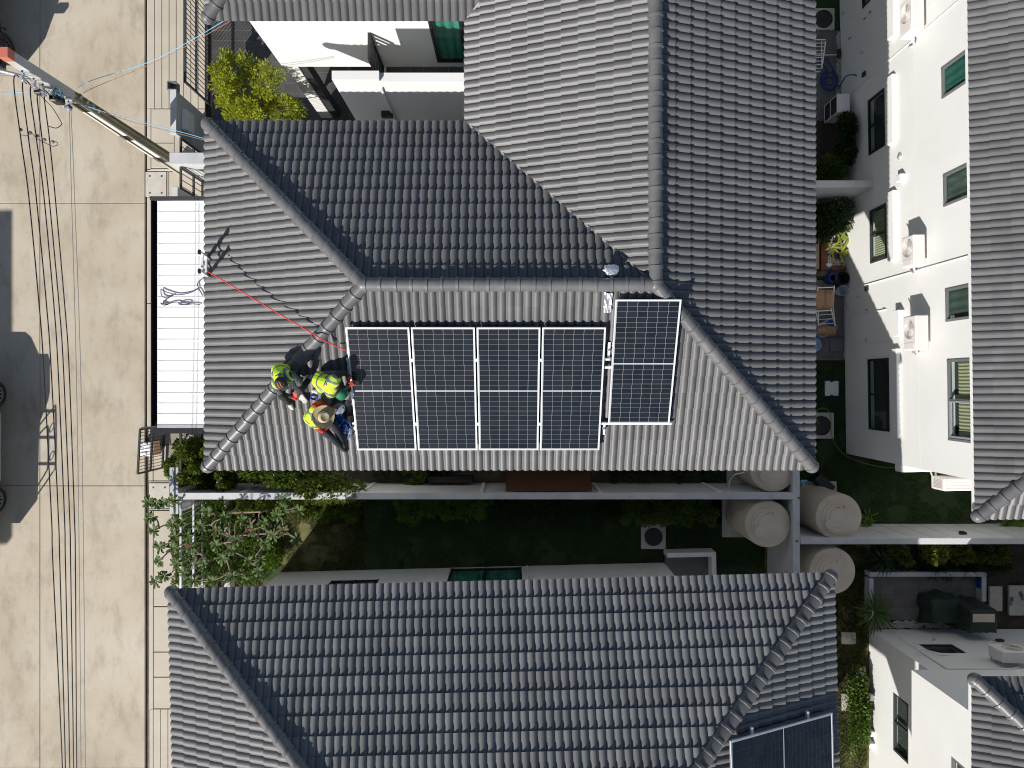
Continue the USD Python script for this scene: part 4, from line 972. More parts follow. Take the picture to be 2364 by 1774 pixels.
obj('fan_grille', cat([tube(np.column_stack([12.42 + r * np.cos(a), np.full(33, -6.546), 2.57 + r * np.sin(a)]), .006, 5, False) for r in (.06, .1, .14, .18, .21)]), M['fan'], k2)

# ---------------------------------------------------------------- utility pole and cables
PX, PY, PT = -9.45, 6.16, 7.03
pole = thing('utility_pole', 'tall concrete utility pole with red top and black and white bands', 'utility pole', (PX, PY, 0))
def pole_w(z): return .30 - .125 * z / PT
def seg(z0, z1, grow=0.0):
    a, b = pole_w(z0) / 2 + grow, pole_w(z1) / 2 + grow
    v = [(PX + sx * a, PY + sy * a, z0) for sx, sy in ((-1, -1), (1, -1), (1, 1), (-1, 1))] + [(PX + sx * b, PY + sy * b, z1) for sx, sy in ((-1, -1), (1, -1), (1, 1), (-1, 1))]
    return trimesh.convex.convex_hull(np.array(v))
obj('shaft', seg(0, PT - .02), M['pole'], pole)
for nm, z0, z1, m in (('white_band', 1.35, 2.62, 'paint_w'), ('black_band', .95, 1.35, 'black'), ('black_band', 2.63, 2.95, 'black'), ('white_band', 2.96, 4.42, 'paint_w'), ('black_band', 4.43, 4.85, 'black')):
    a, b = pole_w(z0) / 2, pole_w(z1) / 2
    v = [(PX - a + .02, PY - a - .001, z0), (PX + a - .02, PY - a - .001, z0), (PX + b - .02, PY - b - .001, z1), (PX - b + .02, PY - b - .001, z1)]
    obj(nm, trimesh.convex.convex_hull(np.vstack([v, np.array(v) - [0, .006, 0]])), M[m], pole)
obj('red_cap', seg(PT - .19, PT, .005), M['red'], pole)
for k, z in enumerate((6.45, 6.12, 5.85, 5.55, 5.2, 5.02)):
    a = pole_w(z) / 2
    obj('insulator_bracket', cat([bar((PX - .1, PY - a - .02, z), (PX + .12, PY - a - .02, z), .04, .05), bar((PX - .02, PY - a, z), (PX - .02, PY - a - .22, z), .035, .05), cyl((PX - .02, PY - a - .17, z - .06), (PX - .02, PY - a - .17, z + .07), .032, n=12)]), M['steel'], pole)
for dx, dy, r in ((.17, -.06, .022), (.165, .09, .025), (-.02, -.17, .016)):
    obj('conduit', tube([(PX + dx, PY + dy, 0), (PX + dx * .9, PY + dy * .9, 2.6), (PX + dx * .72, PY + dy * .72, 5.0)], r, 8), M['yellow'], pole, smooth=True)
for k in range(4):
    z = 4.9 - k * .22; obj('conduit_clip', lathe([(.03, -.02), (.05, -.02), (.05, .02), (.03, .02), (.03, -.02)], (PX + .14, PY + .05 - .02 * k, z), 12), M['steel'], pole)
coil = []
for k in range(7):
    a = np.linspace(0, 2 * math.pi * 1.1, 24) + k; rr = .075 + .02 * (k % 3)
    coil.append(tube(np.column_stack([PX + .02 + .05 * k - .1 + rr * np.cos(a), PY - .2 - .03 * (k % 2) + .05 * np.sin(2 * a), 5.55 + .09 * (k - 3) + rr * np.sin(a)]), .011, 5))
obj('cable_coil', cat(coil), mat('teal_cable', (.05, .14, .2), rough=.5), pole, smooth=True)
obj('splice_box', cat([cbox(PX - .08, PX + .12, PY - .34, PY - .2, 5.35, 5.62, .03), cbox(PX - .2, PX - .05, PY - .3, PY - .2, 5.75, 5.9, .02)]), M['black'], pole)
arm = [np.array([PX - .05, PY - .1, 6.05]), np.array([PX - .6, PY - .02, 6.3]), np.array([PX - 1.6, PY + .1, 6.5]), np.array([PX - 3.0, PY + .2, 6.55])]
obj('lamp_arm', tube(spline(arm, 6), .035, 10), M['steel'], pole, smooth=True)
def cable(name, label, pts, r, m, group=None, kind='cable'):
    return obj(name, tube(spline(pts, 8), r, 6), M[m], None, True, label, kind, group)
W = [[(32, 181), (48, 320), (66, 450), (90, 700), (101, 850), (119, 1200), (122, 1300), (144, 1774), (150, 2100)],
     [(52, 190), (66, 320), (83, 450), (107, 700), (118, 850), (135, 1200), (138, 1300), (151, 1774), (156, 2100)],
     [(70, 205), (84, 320), (101, 450), (124, 700), (134, 850), (149, 1200), (151, 1300), (161, 1774), (165, 2100)],
     [(86, 215), (97, 320), (112.5, 450), (136, 700), (146.5, 850), (161, 1200), (163, 1300), (170, 1774), (174, 2100)],
     [(102, 214), (114, 320), (127, 450), (149, 700), (159.5, 850), (172, 1200), (174, 1300), (177, 1774), (180, 2100)]]
nth = ['leftmost', 'second from the left', 'middle', 'fourth from the left', 'rightmost']
for k, w_ in enumerate(W):
    z0 = 6.35 - k * .2
    pts = [P(x, y, z0 - .75 * min(1, (y - 180) / 1500)) for x, y in w_]
    pts = [np.array([PX - .02, PY - .3, z0])] + pts
    cable('power_cable', f'thick black overhead cable along the street, {nth[k]} of the five', pts, .0125, 'black', 'thick overhead cables along the street')
    for j in range(2):
        q = P(*[(w_[0][i] * (1 - (.25 + .35 * j)) + w_[2][i] * (.25 + .35 * j)) for i in (0, 1)], z0 - .07)
for k, w_ in enumerate(([(160, 247), (165, 450), (176, 850), (183, 1300), (187, 1774), (189, 2000)], [(164, 258), (172, 450), (186, 850), (193, 1300), (197, 1774), (199, 2000)])):
    cable('thin_wire', 'thin grey overhead wire, the ' + ('left' if k == 0 else 'right') + ' one of the pair nearer the houses', [P(x, y, 5.0 - .3 * min(1, y / 1500)) for x, y in w_], .0065, 'greyframe', 'pair of thin overhead wires', 'wire')
obj('wire_end', lathe([(0, -.05), (.035, -.05), (.035, .05), (0, .05)], P(161, 247, 5.0), 12), M['blue'], None, 40, 'small dark blue end fitting of the thin overhead wires', 'fitting')
cable('drop_cable', 'light blue cable sagging from the pole to the upper house eave', [P(176, 205, 4.7), P(215, 185, 4.65), P(340, 145, 5.0), P(430, 100, 5.6), P(520, 47, 6.25)], .007, 'sky_cable')
cable('drop_cable', 'brown cable sagging beside the blue one to the upper house eave', [P(192, 215, 4.6), P(230, 197, 4.55), P(340, 152, 4.85), P(430, 107, 5.5), P(530, 50, 6.2)], .006, 'orange_cable')
cable('drop_cable', 'light blue cable running from the pole down to the main house corner', [P(172, 212, 4.9), P(196, 243, 4.7), P(300, 275, 4.9), P(410, 303, 5.4), P(478, 322, 6.1)], .007, 'sky_cable')
cable('drop_cable', 'brown cable running from the pole to the main house corner', [P(196, 245, 4.6), P(300, 280, 4.8), P(410, 308, 5.3), P(480, 326, 6.05)], .006, 'orange_cable')
cable('drop_cable', 'light blue cable leaving the pole towards the left frame edge', [P(70, 212, 5.6), P(30, 214, 5.6), P(-60, 222, 5.7), P(-400, 260, 6.0)], .009, 'sky_cable')
cable('drop_cable', 'brown cable leaving the pole towards the left frame edge beside the lamp arm', [P(70, 185, 5.9), P(30, 177, 5.9), P(-60, 170, 5.9), P(-400, 150, 6.0)], .007, 'orange_cable')
cable('loop_cable', 'slack black cable loop hanging below the pole brackets', [P(86, 212, 5.2), P(100, 228, 5.1), P(120, 248, 5.0), P(140, 280, 4.9), P(142, 288, 4.9), P(130, 296, 5.0), P(112, 292, 5.2)], .009, 'black')
cable('loop_cable', 'thin jumper linking the five overhead cables below the pole', [P(50, 312, 6.2), P(62, 314, 6.0), P(72, 308, 6.0), P(88, 322, 5.8), P(104, 330, 5.7), P(120, 338, 5.6), P(133, 335, 5.5), P(130, 328, 5.5), P(117, 327, 5.4)], .007, 'black')
for k, (px, py) in enumerate(((48, 300), (70, 307), (86, 314), (103, 323), (122, 328))):
    obj('cable_clamp', move(trimesh.creation.icosphere(subdivisions=2, radius=.034), P(px, py, 6.25 - .2 * k)), M['greyframe'], None, True, f'small grey clamp on the {nth[k]} thick overhead cable', 'clamp', 'clamps on the overhead cables')
# ---------------------------------------------------------------- vehicles at the street's left edge (right flanks only just in the frame)
def wheel(t, x, y, r=.385, w=.24, rim='steel'):
    """Axle along x, outer face towards +x at local x."""
    wh = obj('wheel', lathe([(r * .62, -w), (r * .93, -w), (r, -w + .04), (r, -.04), (r * .94, 0), (r * .68, .005), (r * .64, -.02), (r * .62, -.05), (r * .62, -w)], n=40).apply_transform(trimesh.transformations.rotation_matrix(math.pi / 2, (0, 1, 0))).apply_translation((x, y, r)), M['rubber'], t, smooth=35, local=True)
    sp = []
    for k in range(10):
        a = k * math.pi / 5; sp.append(bar((x - .03, y + .05 * math.cos(a), r + .05 * math.sin(a)), (x - .015, y + r * .63 * math.cos(a), r + r * .63 * math.sin(a)), .05, .02, (1, 0, 0)))
    hub = move(lathe([(0, .015), (.06, .01), (.07, -.03), (0, -.03)], n=20).apply_transform(trimesh.transformations.rotation_matrix(math.pi / 2, (0, 1, 0))), (x, y, r))
    ring = lathe([(r * .57, -.02), (r * .64, -.005), (r * .66, -.03), (r * .57, -.05), (r * .57, -.02)], n=40).apply_transform(trimesh.transformations.rotation_matrix(math.pi / 2, (0, 1, 0))).apply_translation((x, y, r))
    obj('rim', cat(sp + [hub, ring]), M[rim], wh, local=True)
def vehicle(name, label, category, x, y, prof, glass, width, wheels, mirror, rack=None, step=None):
    """Local: right flank at x = 0, body towards -x, nose at +y. prof: side outline (y, z); glass: outline of the side windows."""
    t = thing(name, label, category, (x, y, 0))
    def ext(poly, x0, x1):
        m = trimesh.creation.extrude_polygon(sg.Polygon(poly), x1 - x0, engine='earcut'); v = np.asarray(m.vertices)
        m.vertices = np.column_stack([x0 + v[:, 2], v[:, 0], v[:, 1]])
        if m.volume < 0: m.invert()
        return m
    lowpoly = sg.Polygon(prof).intersection(sg.box(-9, 0, 9, 1.0)); up = sg.Polygon(prof).intersection(sg.box(-9, 1.0, 9, 3))
    body = ext(list(lowpoly.exterior.coords), -width, -.0)
    def round_nose(m):
        v = np.asarray(m.vertices).copy(); yf, yr = max(p[1] if 0 else p[0] for p in prof), min(p[0] for p in prof)
        for e, sgn in ((yf - .95, 1), (yr + .3, -1)):
            q = np.clip((v[:, 1] - e) * sgn, 0, 1.2); v[:, 0] += np.where(v[:, 0] > -width / 2, -1, 1) * (.75 if sgn > 0 else .42) * q ** 2
        m.vertices = v; return m
    arches = [move(trimesh.creation.cylinder(.46, .8, sections=32).apply_transform(trimesh.transformations.rotation_matrix(math.pi / 2, (0, 1, 0))), (xx, wy, .385)) for wy in wheels for xx in (0, -width)]
    top = ext(list(up.exterior.coords), -width, 0); v = np.asarray(top.vertices); k = np.clip((v[:, 2] - 1.0) / .8, 0, 1)
    top.vertices = np.column_stack([v[:, 0] + np.where(v[:, 0] > -width / 2, -1, 1) * .27 * k, v[:, 1], v[:, 2]])
    obj('body', cat([cut(round_nose(body), *arches), round_nose(top)]), M['carpaint'], t, local=True)
    for q in glass:
        g = ext(q, -.006, .004); v = np.asarray(g.vertices); k = np.clip((v[:, 2] - 1.0) / .8, 0, 1); g.vertices = np.column_stack([v[:, 0] - .27 * k, v[:, 1], v[:, 2]])
        obj('side_window', g, M['black'], t, local=True)
    for wy in wheels:
        wheel(t, .01, wy, rim='char' if category == 'van' else 'greyframe')
        m_ = obj('wheel_arch', tube([(.012, wy + .47 * math.cos(a), .385 + .47 * math.sin(a)) for a in np.linspace(.05, math.pi - .05, 16)], .03, 6), M['black'], t, smooth=True, local=True)
    if step: obj('side_step', cbox(-.05, .10, step[0], step[1], .36, .42, .015), M['steel'], t, local=True)
    my, mz = mirror; obj('mirror', cbox(-.1, .22, my - .07, my + .09, mz, mz + .2, .04), M['carpaint'], t, local=True)
    if rack:
        y0, y1, z = rack
        o = [tube([(xx, y0, z - .08), (xx, y0 + .12, z), (xx, y1 - .12, z), (xx, y1, z - .08)], .022, 8) for xx in (-.22, -width + .22)]
        o += [bar((-.22, yy, z), (-width + .22, yy, z), .05, .03) for yy in (y0 + .35, (y0 + y1) / 2, y1 - .35)]
        obj('roof_rack', cat(o), M['steel'], t, local=True)
    return t
q1, q2 = P(-7, 911, .385), P(-7, 1156, .385)
wb = q1[1] - q2[1]; my = q2[1]
suv = vehicle('pickup_truck', 'dark pickup truck with a rack over its bed parked at the left edge', 'pickup truck', q1[0], my,
        [(-1.25, .45), (-1.27, 1.04), (.85, 1.06), (.95, 1.5), (1.1, 1.6), (2.0, 1.6), (2.3, 1.5), (2.75, 1.08), (3.55, .98), (3.78, .8), (3.82, .4)],
        [[(1.0, 1.1), (1.05, 1.48), (1.55, 1.5), (1.55, 1.1)], [(1.62, 1.1), (1.62, 1.5), (2.05, 1.49), (2.5, 1.12)]], 1.84, (0, wb), (2.45, 1.0), None, (.55, wb - .5))
rk = []
for xx in (-.06, -1.78):
    rk += [tube(spline([(xx, y0, 1.05), (xx, y0 + .05, z_ - .1), (xx, y0 + .2, z_), (xx, y1 - .2, z_), (xx, y1 - .05, z_ - .1), (xx, y1, 1.05)], 4), .022, 7) for y0, y1, z_ in ((-1.15, .75, 1.62), (-.9, .5, 1.38))]
    rk += [tube([(xx, yc + .1 * math.cos(a), 1.5 + .07 * math.sin(a)) for a in np.linspace(0, 6.28, 14)], .014, 5) for yc in (-.6, .2)]
rk += [bar((-.06, yy, 1.6), (-1.78, yy, 1.6), .05, .04) for yy in (-.95, -.2, .55)]
obj('bed_rack', cat(rk), M['steel'], suv, local=True)
q1 = P(13, 108, .385)
van = vehicle('dark_van', 'dark van with black wheels parked at the upper left corner behind the pole top', 'van', q1[0], q1[1],
        [(-.72, .3), (-.8, .9), (-.78, 1.0), (-.35, 1.85), (-.1, 1.95), (3.6, 1.97), (3.95, 1.85), (4.05, .9), (4.0, .35)],
        [[(-.62, 1.1), (-.35, 1.72), (.5, 1.75), (.5, 1.1)], [(.6, 1.1), (.6, 1.75), (3.6, 1.76), (3.7, 1.1)]], 1.8, (0, 2.9), (-.42, 1.3))

# ---------------------------------------------------------------- back terraces
def rack_frame(name, label, loc, pts_list, m='paint_w', r=.014):
    t = thing(name, label, 'drying rack', loc)
    for nm, a, b in pts_list: obj(nm, tube([a, b], r if nm != 'rod' else r * .6, 7), M[m], t)
    return t
A = lambda px, py, z: P(px, py, z)
zt = 1.0
pl_ = [('side_rail', A(1906, 96, zt), A(1897, 158, zt)), ('side_rail', A(1878, 94, zt), A(1872, 156, zt)), ('end_bar', A(1872, 92, zt), A(1906, 92, zt)), ('end_bar', A(1870, 166, zt - .1), A(1893, 166, zt - .1))]
for k in range(8):
    t_ = k / 7; pl_.append(('rod', A(1878 - 6 * t_, 100 + 58 * t_, zt), A(1905 - 9 * t_, 100 + 58 * t_, zt)))
pl_ += [('leg', A(1906, 96, zt), A(1899, 150, .03)), ('leg', A(1897, 158, zt), A(1897, 96, .03)), ('leg', A(1878, 94, zt), A(1874, 150, .03)), ('leg', A(1872, 156, zt), A(1874, 96, .03))]
rack_frame('drying_rack', 'white folding drying rack over the blue hose on the upper terrace', A(1892, 130, 0), pl_)
bm = thing('broom', 'pale broom stick with a dark head lying by the upper drying rack', 'broom', A(1906, 127, 0))
obj('stick', tube([A(1881, 129, .9), A(1931, 126.5, .10)], .016, 8), M['paint_w'], bm); obj('head', move(cbox(-.05, .05, -.13, .13, 0, .09, .02), A(1935, 126, .03)), M['black'], bm)
ring = lambda cx, cy, rx, ry, a0, a1, n, z: [P(cx + rx * math.cos(a), cy + ry * math.sin(a), z) for a in np.linspace(a0, a1, n)]
hs = ring(1914, 186, 20, 24, -1.2, 4.0, 16, .06) + ring(1916, 187, 17, 20, -2.0, 3.6, 14, .09) + ring(1914, 188, 10, 9, -2.4, 4.0, 14, .06) + [P(1908, 160, .06), P(1893, 139, .06), P(1905, 136, .08), P(1918, 150, .07), P(1930, 175, .07), P(1933, 196, .1), P(1938, 200, .25), P(1952, 178, .8), P(1968, 173, 1.0), P(1977, 176, .9), P(1977, 186, .7), P(1967, 196, .45)]
obj('blue_hose', tube(spline(hs, 5), .018, 7), M['blue'], None, True, 'blue garden hose coiled on the upper terrace and looped against the wall', 'hose')
pb = thing('pebble_strip', 'strip of grey pebbles along the right house wall by the hose', 'pebbles', P(1943, 170)); tag(pb, kind='stuff')
def pebbles(parent, x0, x1, y0, y1, n, z=.02, s=.035, seed=3):
    r = np.random.default_rng(seed); ms = []
    base = trimesh.creation.icosphere(subdivisions=1, radius=1)
    for k in range(n):
        m = base.copy(); m.vertices = (np.asarray(m.vertices) * r.uniform(.6, 1.2, 3) * s * [1, 1, .6]) @ rotz(r.uniform(0, 6)).T + [r.uniform(x0, x1), r.uniform(y0, y1), z + r.uniform(0, .02)]; ms.append(m)
    return obj('pebbles', cat(ms), M['pebble'], parent, kind='stuff')
pebbles(pb, 9.22, 9.40, 7.3, 10.0, 900, s=.022)
cbx, cby = P(1962, 217, .85), P(1933, 260, .85)
cab = thing('white_cabinet', 'white two shelf outdoor cabinet standing on the upper terrace', 'cabinet', ((cbx[0] + cby[0]) / 2, (cbx[1] + cby[1]) / 2, 0))
x0, x1, y0, y1 = cby[0], cbx[0], cby[1], cbx[1]
obj('carcass', cut(cbox(x0, x1, y0, y1, .03, .86, .008), box(x0 - .05, x1 - .05, y0 + .03, y1 - .03, .07, .40), box(x0 - .05, x1 - .05, y0 + .03, y1 - .03, .44, .80)), M['plastic_w'], cab)
for z0, z1 in ((.07, .4), (.44, .8)): obj('glass_door', box(x0 + .006, x0 + .012, y0 + .03, y1 - .03, z0, z1), M['black'], cab)
plt = thing('planter_bed', 'terracotta edged planter bed with pale pebbles below the dark bush', 'planter', P(1915, 570))
a, b = P(1881, 520), P(1950, 620)
obj('border', cut(box(a[0] + .12, b[0], b[1] - .08, a[1], 0, .16), box(a[0] + .30, b[0] - .02, b[1] + .06, a[1] + .1, -.1, .3)), M['terra'], plt)
obj('plank', box(a[0] - .6, a[0] + .06, b[1] - .05, a[1], 0, .15), mat('dirty_slab', (.33, .28, .2), (.42, .24, .16), scale=9, rough=.9), plt)
obj('dark_skirt', box(a[0] - .6, b[0], b[1] - .24, b[1] - .085, 0, .10), M['dark'], plt)
pebbles(plt, a[0] + .32, b[0] - .03, b[1] + .07, a[1] - .02, 900, .06, .022, 5)
def blade_plant(name, label, base, blades, m, pot=None, group=None):
    """blades: list of (azimuth, length, lift, width)."""
    t = thing(name, label, 'plant', base, group=group); ms = []
    for az, ln, lift, wd in blades:
        d = np.array([math.cos(az), math.sin(az), 0]); sd = np.array([-d[1], d[0], 0]); pts = []
        for q in np.linspace(0, 1, 6):
            p = np.asarray(base) + [0, 0, .18] + d * ln * q + np.array([0, 0, lift * (q - q * q * .75)])
            w_ = wd * (math.sin(math.pi * min(.92, .12 + q * .88)) ** .7) * .5
            pts += [p - sd * w_ + [0, 0, .012], p, p + sd * w_ + [0, 0, .012]]
        f = []
        for i in range(5):
            for j in range(2): f += [(3 * i + j, 3 * i + j + 1, 3 * i + j + 4), (3 * i + j, 3 * i + j + 4, 3 * i + j + 3)]
        ms.append(trimesh.Trimesh(pts, f, process=False))
    for m_ in (ms if len(ms) <= 24 else [cat(ms)]): obj('leaf', m_, m, t, smooth=True) if len(ms) <= 24 else obj('leaves', m_, m, t, smooth=True, kind='stuff')
    obj('stem', cyl(np.asarray(base), np.asarray(base) + [0, 0, .22], .03, .02, 8), M['bark'], t)
    if pot: obj('pot', lathe([(0, 0), (pot * .8, 0), (pot, .16), (pot * .93, .16), (pot * .9, .13), (0, .13)], base, 24), M['black'], t)
    return t
for k, (px, py, lab, bl) in enumerate(((1930, 553, 'yellow striped plant nearest the bush in the pebbled planter', [(.9, .5, .25, .06), (2.0, .45, .3, .052), (-.6, .36, .2, .06), (3.4, .4, .2, .052), (-1.8, .3, .2, .052), (1.5, .6, .3, .045)]),
                                       (1932, 556, 'yellow striped plant in the middle of the pebbled planter', [(1.05, .62, .3, .065), (.25, .5, .2, .065), (-.15, .5, .18, .06), (-1.5, .4, .2, .06), (2.3, .3, .2, .052)]),
                                       (1911, 575, 'small yellow striped plant at the terracotta border', [(.6, .36, .2, .06), (-.1, .34, .18, .06), (-1.4, .4, .2, .06), (2.2, .3, .2, .052), (3.6, .2, .15, .052)]),
                                       (1932, 590, 'largest yellow striped plant in a black pot at the planter corner', [(1.1, .62, .3, .065), (.45, .5, .25, .065), (-.25, .58, .2, .065), (-1.3, .4, .2, .065), (.1, .4, .25, .065), (2.6, .25, .2, .052)]))):
    q = P(px, py + (10 if k == 0 else 0) - (40 if k == 0 else 0) * .5, .065)
    blade_plant('yellow_plant', lab, q, bl, L['yellow'], pot=.13 if k in (1, 3) else None, group='yellow striped plants in the planter')
q = P(1912, 645); can = thing('watering_can', 'blue watering can with a white sprinkler head beside the planter', 'watering can', (q[0], q[1], 0))
obj('can', lathe([(0, .03), (.15, .03), (.14, .26), (.11, .30), (.09, .30), (.12, .25), (.13, .06), (0, .06)], q + [0, 0, 0], 28), M['blue'], can, smooth=40)
obj('spout', tube(spline([q + [-.02, .13, .08], q + [-.0, .28, .22], P(1912, 620, .42)], 5), [.03] * 5 + [.026] * 6, 10), M['blue'], can, smooth=True)
sp = P(1912, 617, .43); obj('sprinkler_head', cyl(sp, sp + [0, .06, .05], .03, .075, 18), M['plastic_w'], can, smooth=40)
obj('handle', tube(spline([q + [.03, .09, .29], q + [.04, .03, .40], q + [.07, -.08, .36], q + [.08, -.12, .22]], 5), .014, 7), M['blue'], can, smooth=True)
def bucket(name, label, px, py, r, h, m, z=0.03, rings=False):
    q = P(px, py, z); t = thing(name, label, 'bucket' if r < .2 else 'pot', q)
    pr = [(0, 0), (r * .8, 0), (r, h), (r * 1.05, h), (r * 1.05, h - .02), (r * .95, h - .02), (r * .78, .02), (0, .02)]
    obj('shell', lathe(pr, q, 36), m, t, smooth=35)
    if rings: obj('inner_pot', lathe([(0, .03), (r * .62, .03), (r * .78, h * .92), (r * .74, h * .92), (r * .58, .05), (0, .05)], q, 36), m, t, smooth=35)
    return t
bucket('black_pot', 'stack of black round plant pots beside the blue watering can', 1931, 647, .19, .36, M['black'], rings=True)
bucket('pale_bucket', 'pale translucent bucket between the black pots and the towel rack', 1936, 674, .145, .3, mat('milky_plastic', (.52, .56, .62), rough=.3))
bucket('blue_basin', 'light blue basin half hidden under the main house eave', 1874, 797, .20, .16, M['ltblue'])
# towel rack
zt = 1.05
pl_ = [('side_rail', A(1888, 662, zt + .1), A(1886, 675, zt)), ('side_rail', A(1926, 660, zt + .1), A(1925, 675, zt)), ('end_bar', A(1889, 665, zt + .08), A(1926, 663.5, zt + .08)),
       ('end_bar', A(1882, 719, zt), A(1919, 717, zt)), ('side_rail', A(1883, 717, zt), A(1890, 752, .55)), ('side_rail', A(1919, 716, zt), A(1928, 753, .55)),
       ('rod', A(1885, 728, .95), A(1921, 726, .95)), ('rod', A(1887, 738, .8), A(1923, 736.5, .8)), ('rod', A(1889, 749, .62), A(1925, 747, .62)), ('side_rail', A(1886, 675, zt), A(1883, 717, zt)), ('side_rail', A(1925, 675, zt), A(1919, 716, zt)),
       ('leg', A(1888, 662, zt + .1), A(1890, 740, .03)), ('leg', A(1926, 660, zt + .1), A(1922, 740, .03)), ('leg', A(1890, 752, .55), A(1888, 690, .03)), ('leg', A(1928, 753, .55), A(1922, 690, .03))]
rack_frame('towel_rack', 'white folding drying rack carrying brown towels', A(1905, 707, 0), pl_)
def drape(name, label, pxs, zs, seed):
    """A cloth laid over bars: rows of (left px, right px, py) at heights zs."""
    n = 15; v = []
    for (xa, xb, py), z in zip(pxs, zs):
        for q in np.linspace(0, 1, n):
            v.append(P(xa + (xb - xa) * q, py, z) + np.array([0, 0, .02 * math.sin(q * 9 + seed) + .012 * math.sin(q * 23 + py)]))
    r = len(pxs); f = [(i * n + j, (i + 1) * n + j, (i + 1) * n + j + 1, i * n + j + 1) for i in range(r - 1) for j in range(n - 1)]
    v = np.array(v); f = np.array(f)
    up, dn = v, v - [0, 0, .012]
    return obj(name, (np.vstack([up, dn]), np.vstack([f, f[:, ::-1] + len(v)])), M['cloth'], None, True, label, 'towel')
drape('brown_towel', 'brown towel hung over the upper half of the white drying rack', [(1885, 1927, 670), (1884, 1927, 673), (1881, 1927, 685), (1881, 1926, 692), (1881, 1924, 702), (1882, 1922, 712), (1883, 1920, 717)], [.75, 1.08, 1.10, 1.1, 1.09, 1.08, .8], 1)
drape('brown_towel', 'darker brown towel hanging low over the lavender basket', [(1887, 1929, 753), (1888, 1930, 757), (1888, 1930, 765), (1889, 1929, 772), (1890, 1926, 775)], [.45, .58, .56, .5, .35], 4)
bs = thing('lavender_basket', 'lavender plastic laundry basket beneath the lower towel', 'basket', P(1912, 773, 0))
e0, e1 = P(1898, 781, .3), P(1936, 759, .3); dd = (e1 - e0)[:2]; an = math.atan2(dd[1], dd[0]); ll = np.linalg.norm(dd)
bq = cut(cbox(0, ll, 0, .36, 0, .30, .03), box(.02, ll - .02, .02, .34, .03, .5)); obj('tub', move(bq, (e0[0], e0[1], .03), rotz(an)), M['lav'], bs)
obj('handle', move(cat([tube([(.08, y, .3), (.11, y, .35), (.25, y, .35), (.28, y, .3)], .012, 6) for y in (.01, .35)]), (e0[0], e0[1], .03), rotz(an)), M['plastic_w'], bs)
kb = thing('washing_kerb', 'pale L shaped kerb framing the washing place at the right house wall', 'kerb', P(1950, 770, 0))
a, b = P(1947, 690), P(1952, 825)
obj('kerb_side', cbox(a[0] - .0, a[0] + .085, b[1] - .05, a[1] + .1, 0, .14, .01), M['white_dirty'], kb); obj('kerb_end', cbox(6.9, a[0] - .002, b[1] - .09, b[1] - .03, 0, .06, .01), M['grey_floor'], kb)
obj('washing_slab', cbox(a[0] - .42, a[0] - .01, b[1] + .15, b[1] + .55, .03, .07, .01), M['grey_floor'], kb)

# ---------------------------------------------------------------- patio at the lower right
pw = thing('patio_wall', 'low white wall framing the tiled patio at the lower right', 'wall', (11.6, -5.3, 0))
obj('wall_body', cbox(10.02, 13.30, -5.40, -5.27, -.1, .32, .01), M['white_dirty'], pw); obj('wall_end', cbox(10.02, 10.14, -6.7, -5.45, -.1, .30, .01), M['white_dirty'], pw); obj('wall_end', cbox(13.17, 13.297, -6.1, -5.403, -.1, .31, .01), M['white_dirty'], pw)
obj('blue_strip', box(13.14, 13.165, -5.75, -5.42, .1, .28), M['blue'], pw)
tiled('patio', 10.15, 13.16, -6.70, -5.41, .06, .32, 'grey_floor', 'grey tiled patio beside the corner house')
pb2 = thing('pebble_row', 'row of pale pebbles between the patio and the corner house', 'pebbles', (11.3, -6.85, 0)); tag(pb2, kind='stuff'); pebbles(pb2, 10.15, 12.7, -6.93, -6.72, 700, .05, .028, 8)
cv = thing('covered_machine', 'machine under a dark green cover with a pale patch on top', 'covered machine', P(2260, 1420, .5))
q = P(2274, 1433, 1.15); w_, h_ = .62, .58
def draped(x0, x1, y0, y1, z1, flare, bul):
    rows = [(0, flare), (.25, flare * .8), (.55, flare * .45), (.85, flare * .12), (.97, 0), (1.0, -.03)]; v = []; n = 40
    for t, g in rows:
        for k in range(n):
            a = 2 * math.pi * k / n; c_, s_ = math.cos(a), math.sin(a); m_ = max(abs(c_), abs(s_))
            xx, yy = c_ / m_, s_ / m_; wob = bul * math.sin(5 * a + t * 3) * (1 - t) + .012 * math.sin(13 * a)
            v.append(((x0 + x1) / 2 + xx * ((x1 - x0) / 2 + g + wob), (y0 + y1) / 2 + yy * ((y1 - y0) / 2 + g + wob), .08 + (z1 - .08) * t))
    v.append(((x0 + x1) / 2, (y0 + y1) / 2, z1 + .01)); f = []
    for i in range(len(rows) - 1):
        for k in range(n): f += [(i * n + k, i * n + (k + 1) % n, (i + 1) * n + (k + 1) % n), (i * n + k, (i + 1) * n + (k + 1) % n, (i + 1) * n + k)]
    f += [((len(rows) - 1) * n + k, (len(rows) - 1) * n + (k + 1) % n, len(v) - 1) for k in range(n)]
    return trimesh.Trimesh(v, f, process=False)
a, b = P(2242, 1409, 1.1), P(2303, 1462, 1.1)
obj('cover', draped(a[0], b[0], b[1], a[1], 1.1, .07, .03), M['cover_green'], cv, smooth=60)
obj('cover_flap', draped(a[0] - .75, a[0] + .05, b[1] + .1, a[1] + .12, .62, .1, .05), M['cover_green'], cv, smooth=60)
obj('pale_patch', cbox(a[0] + .04, b[0] - .08, a[1] - .32, a[1] - .1, 1.105, 1.118, .003), M['tank'], cv)
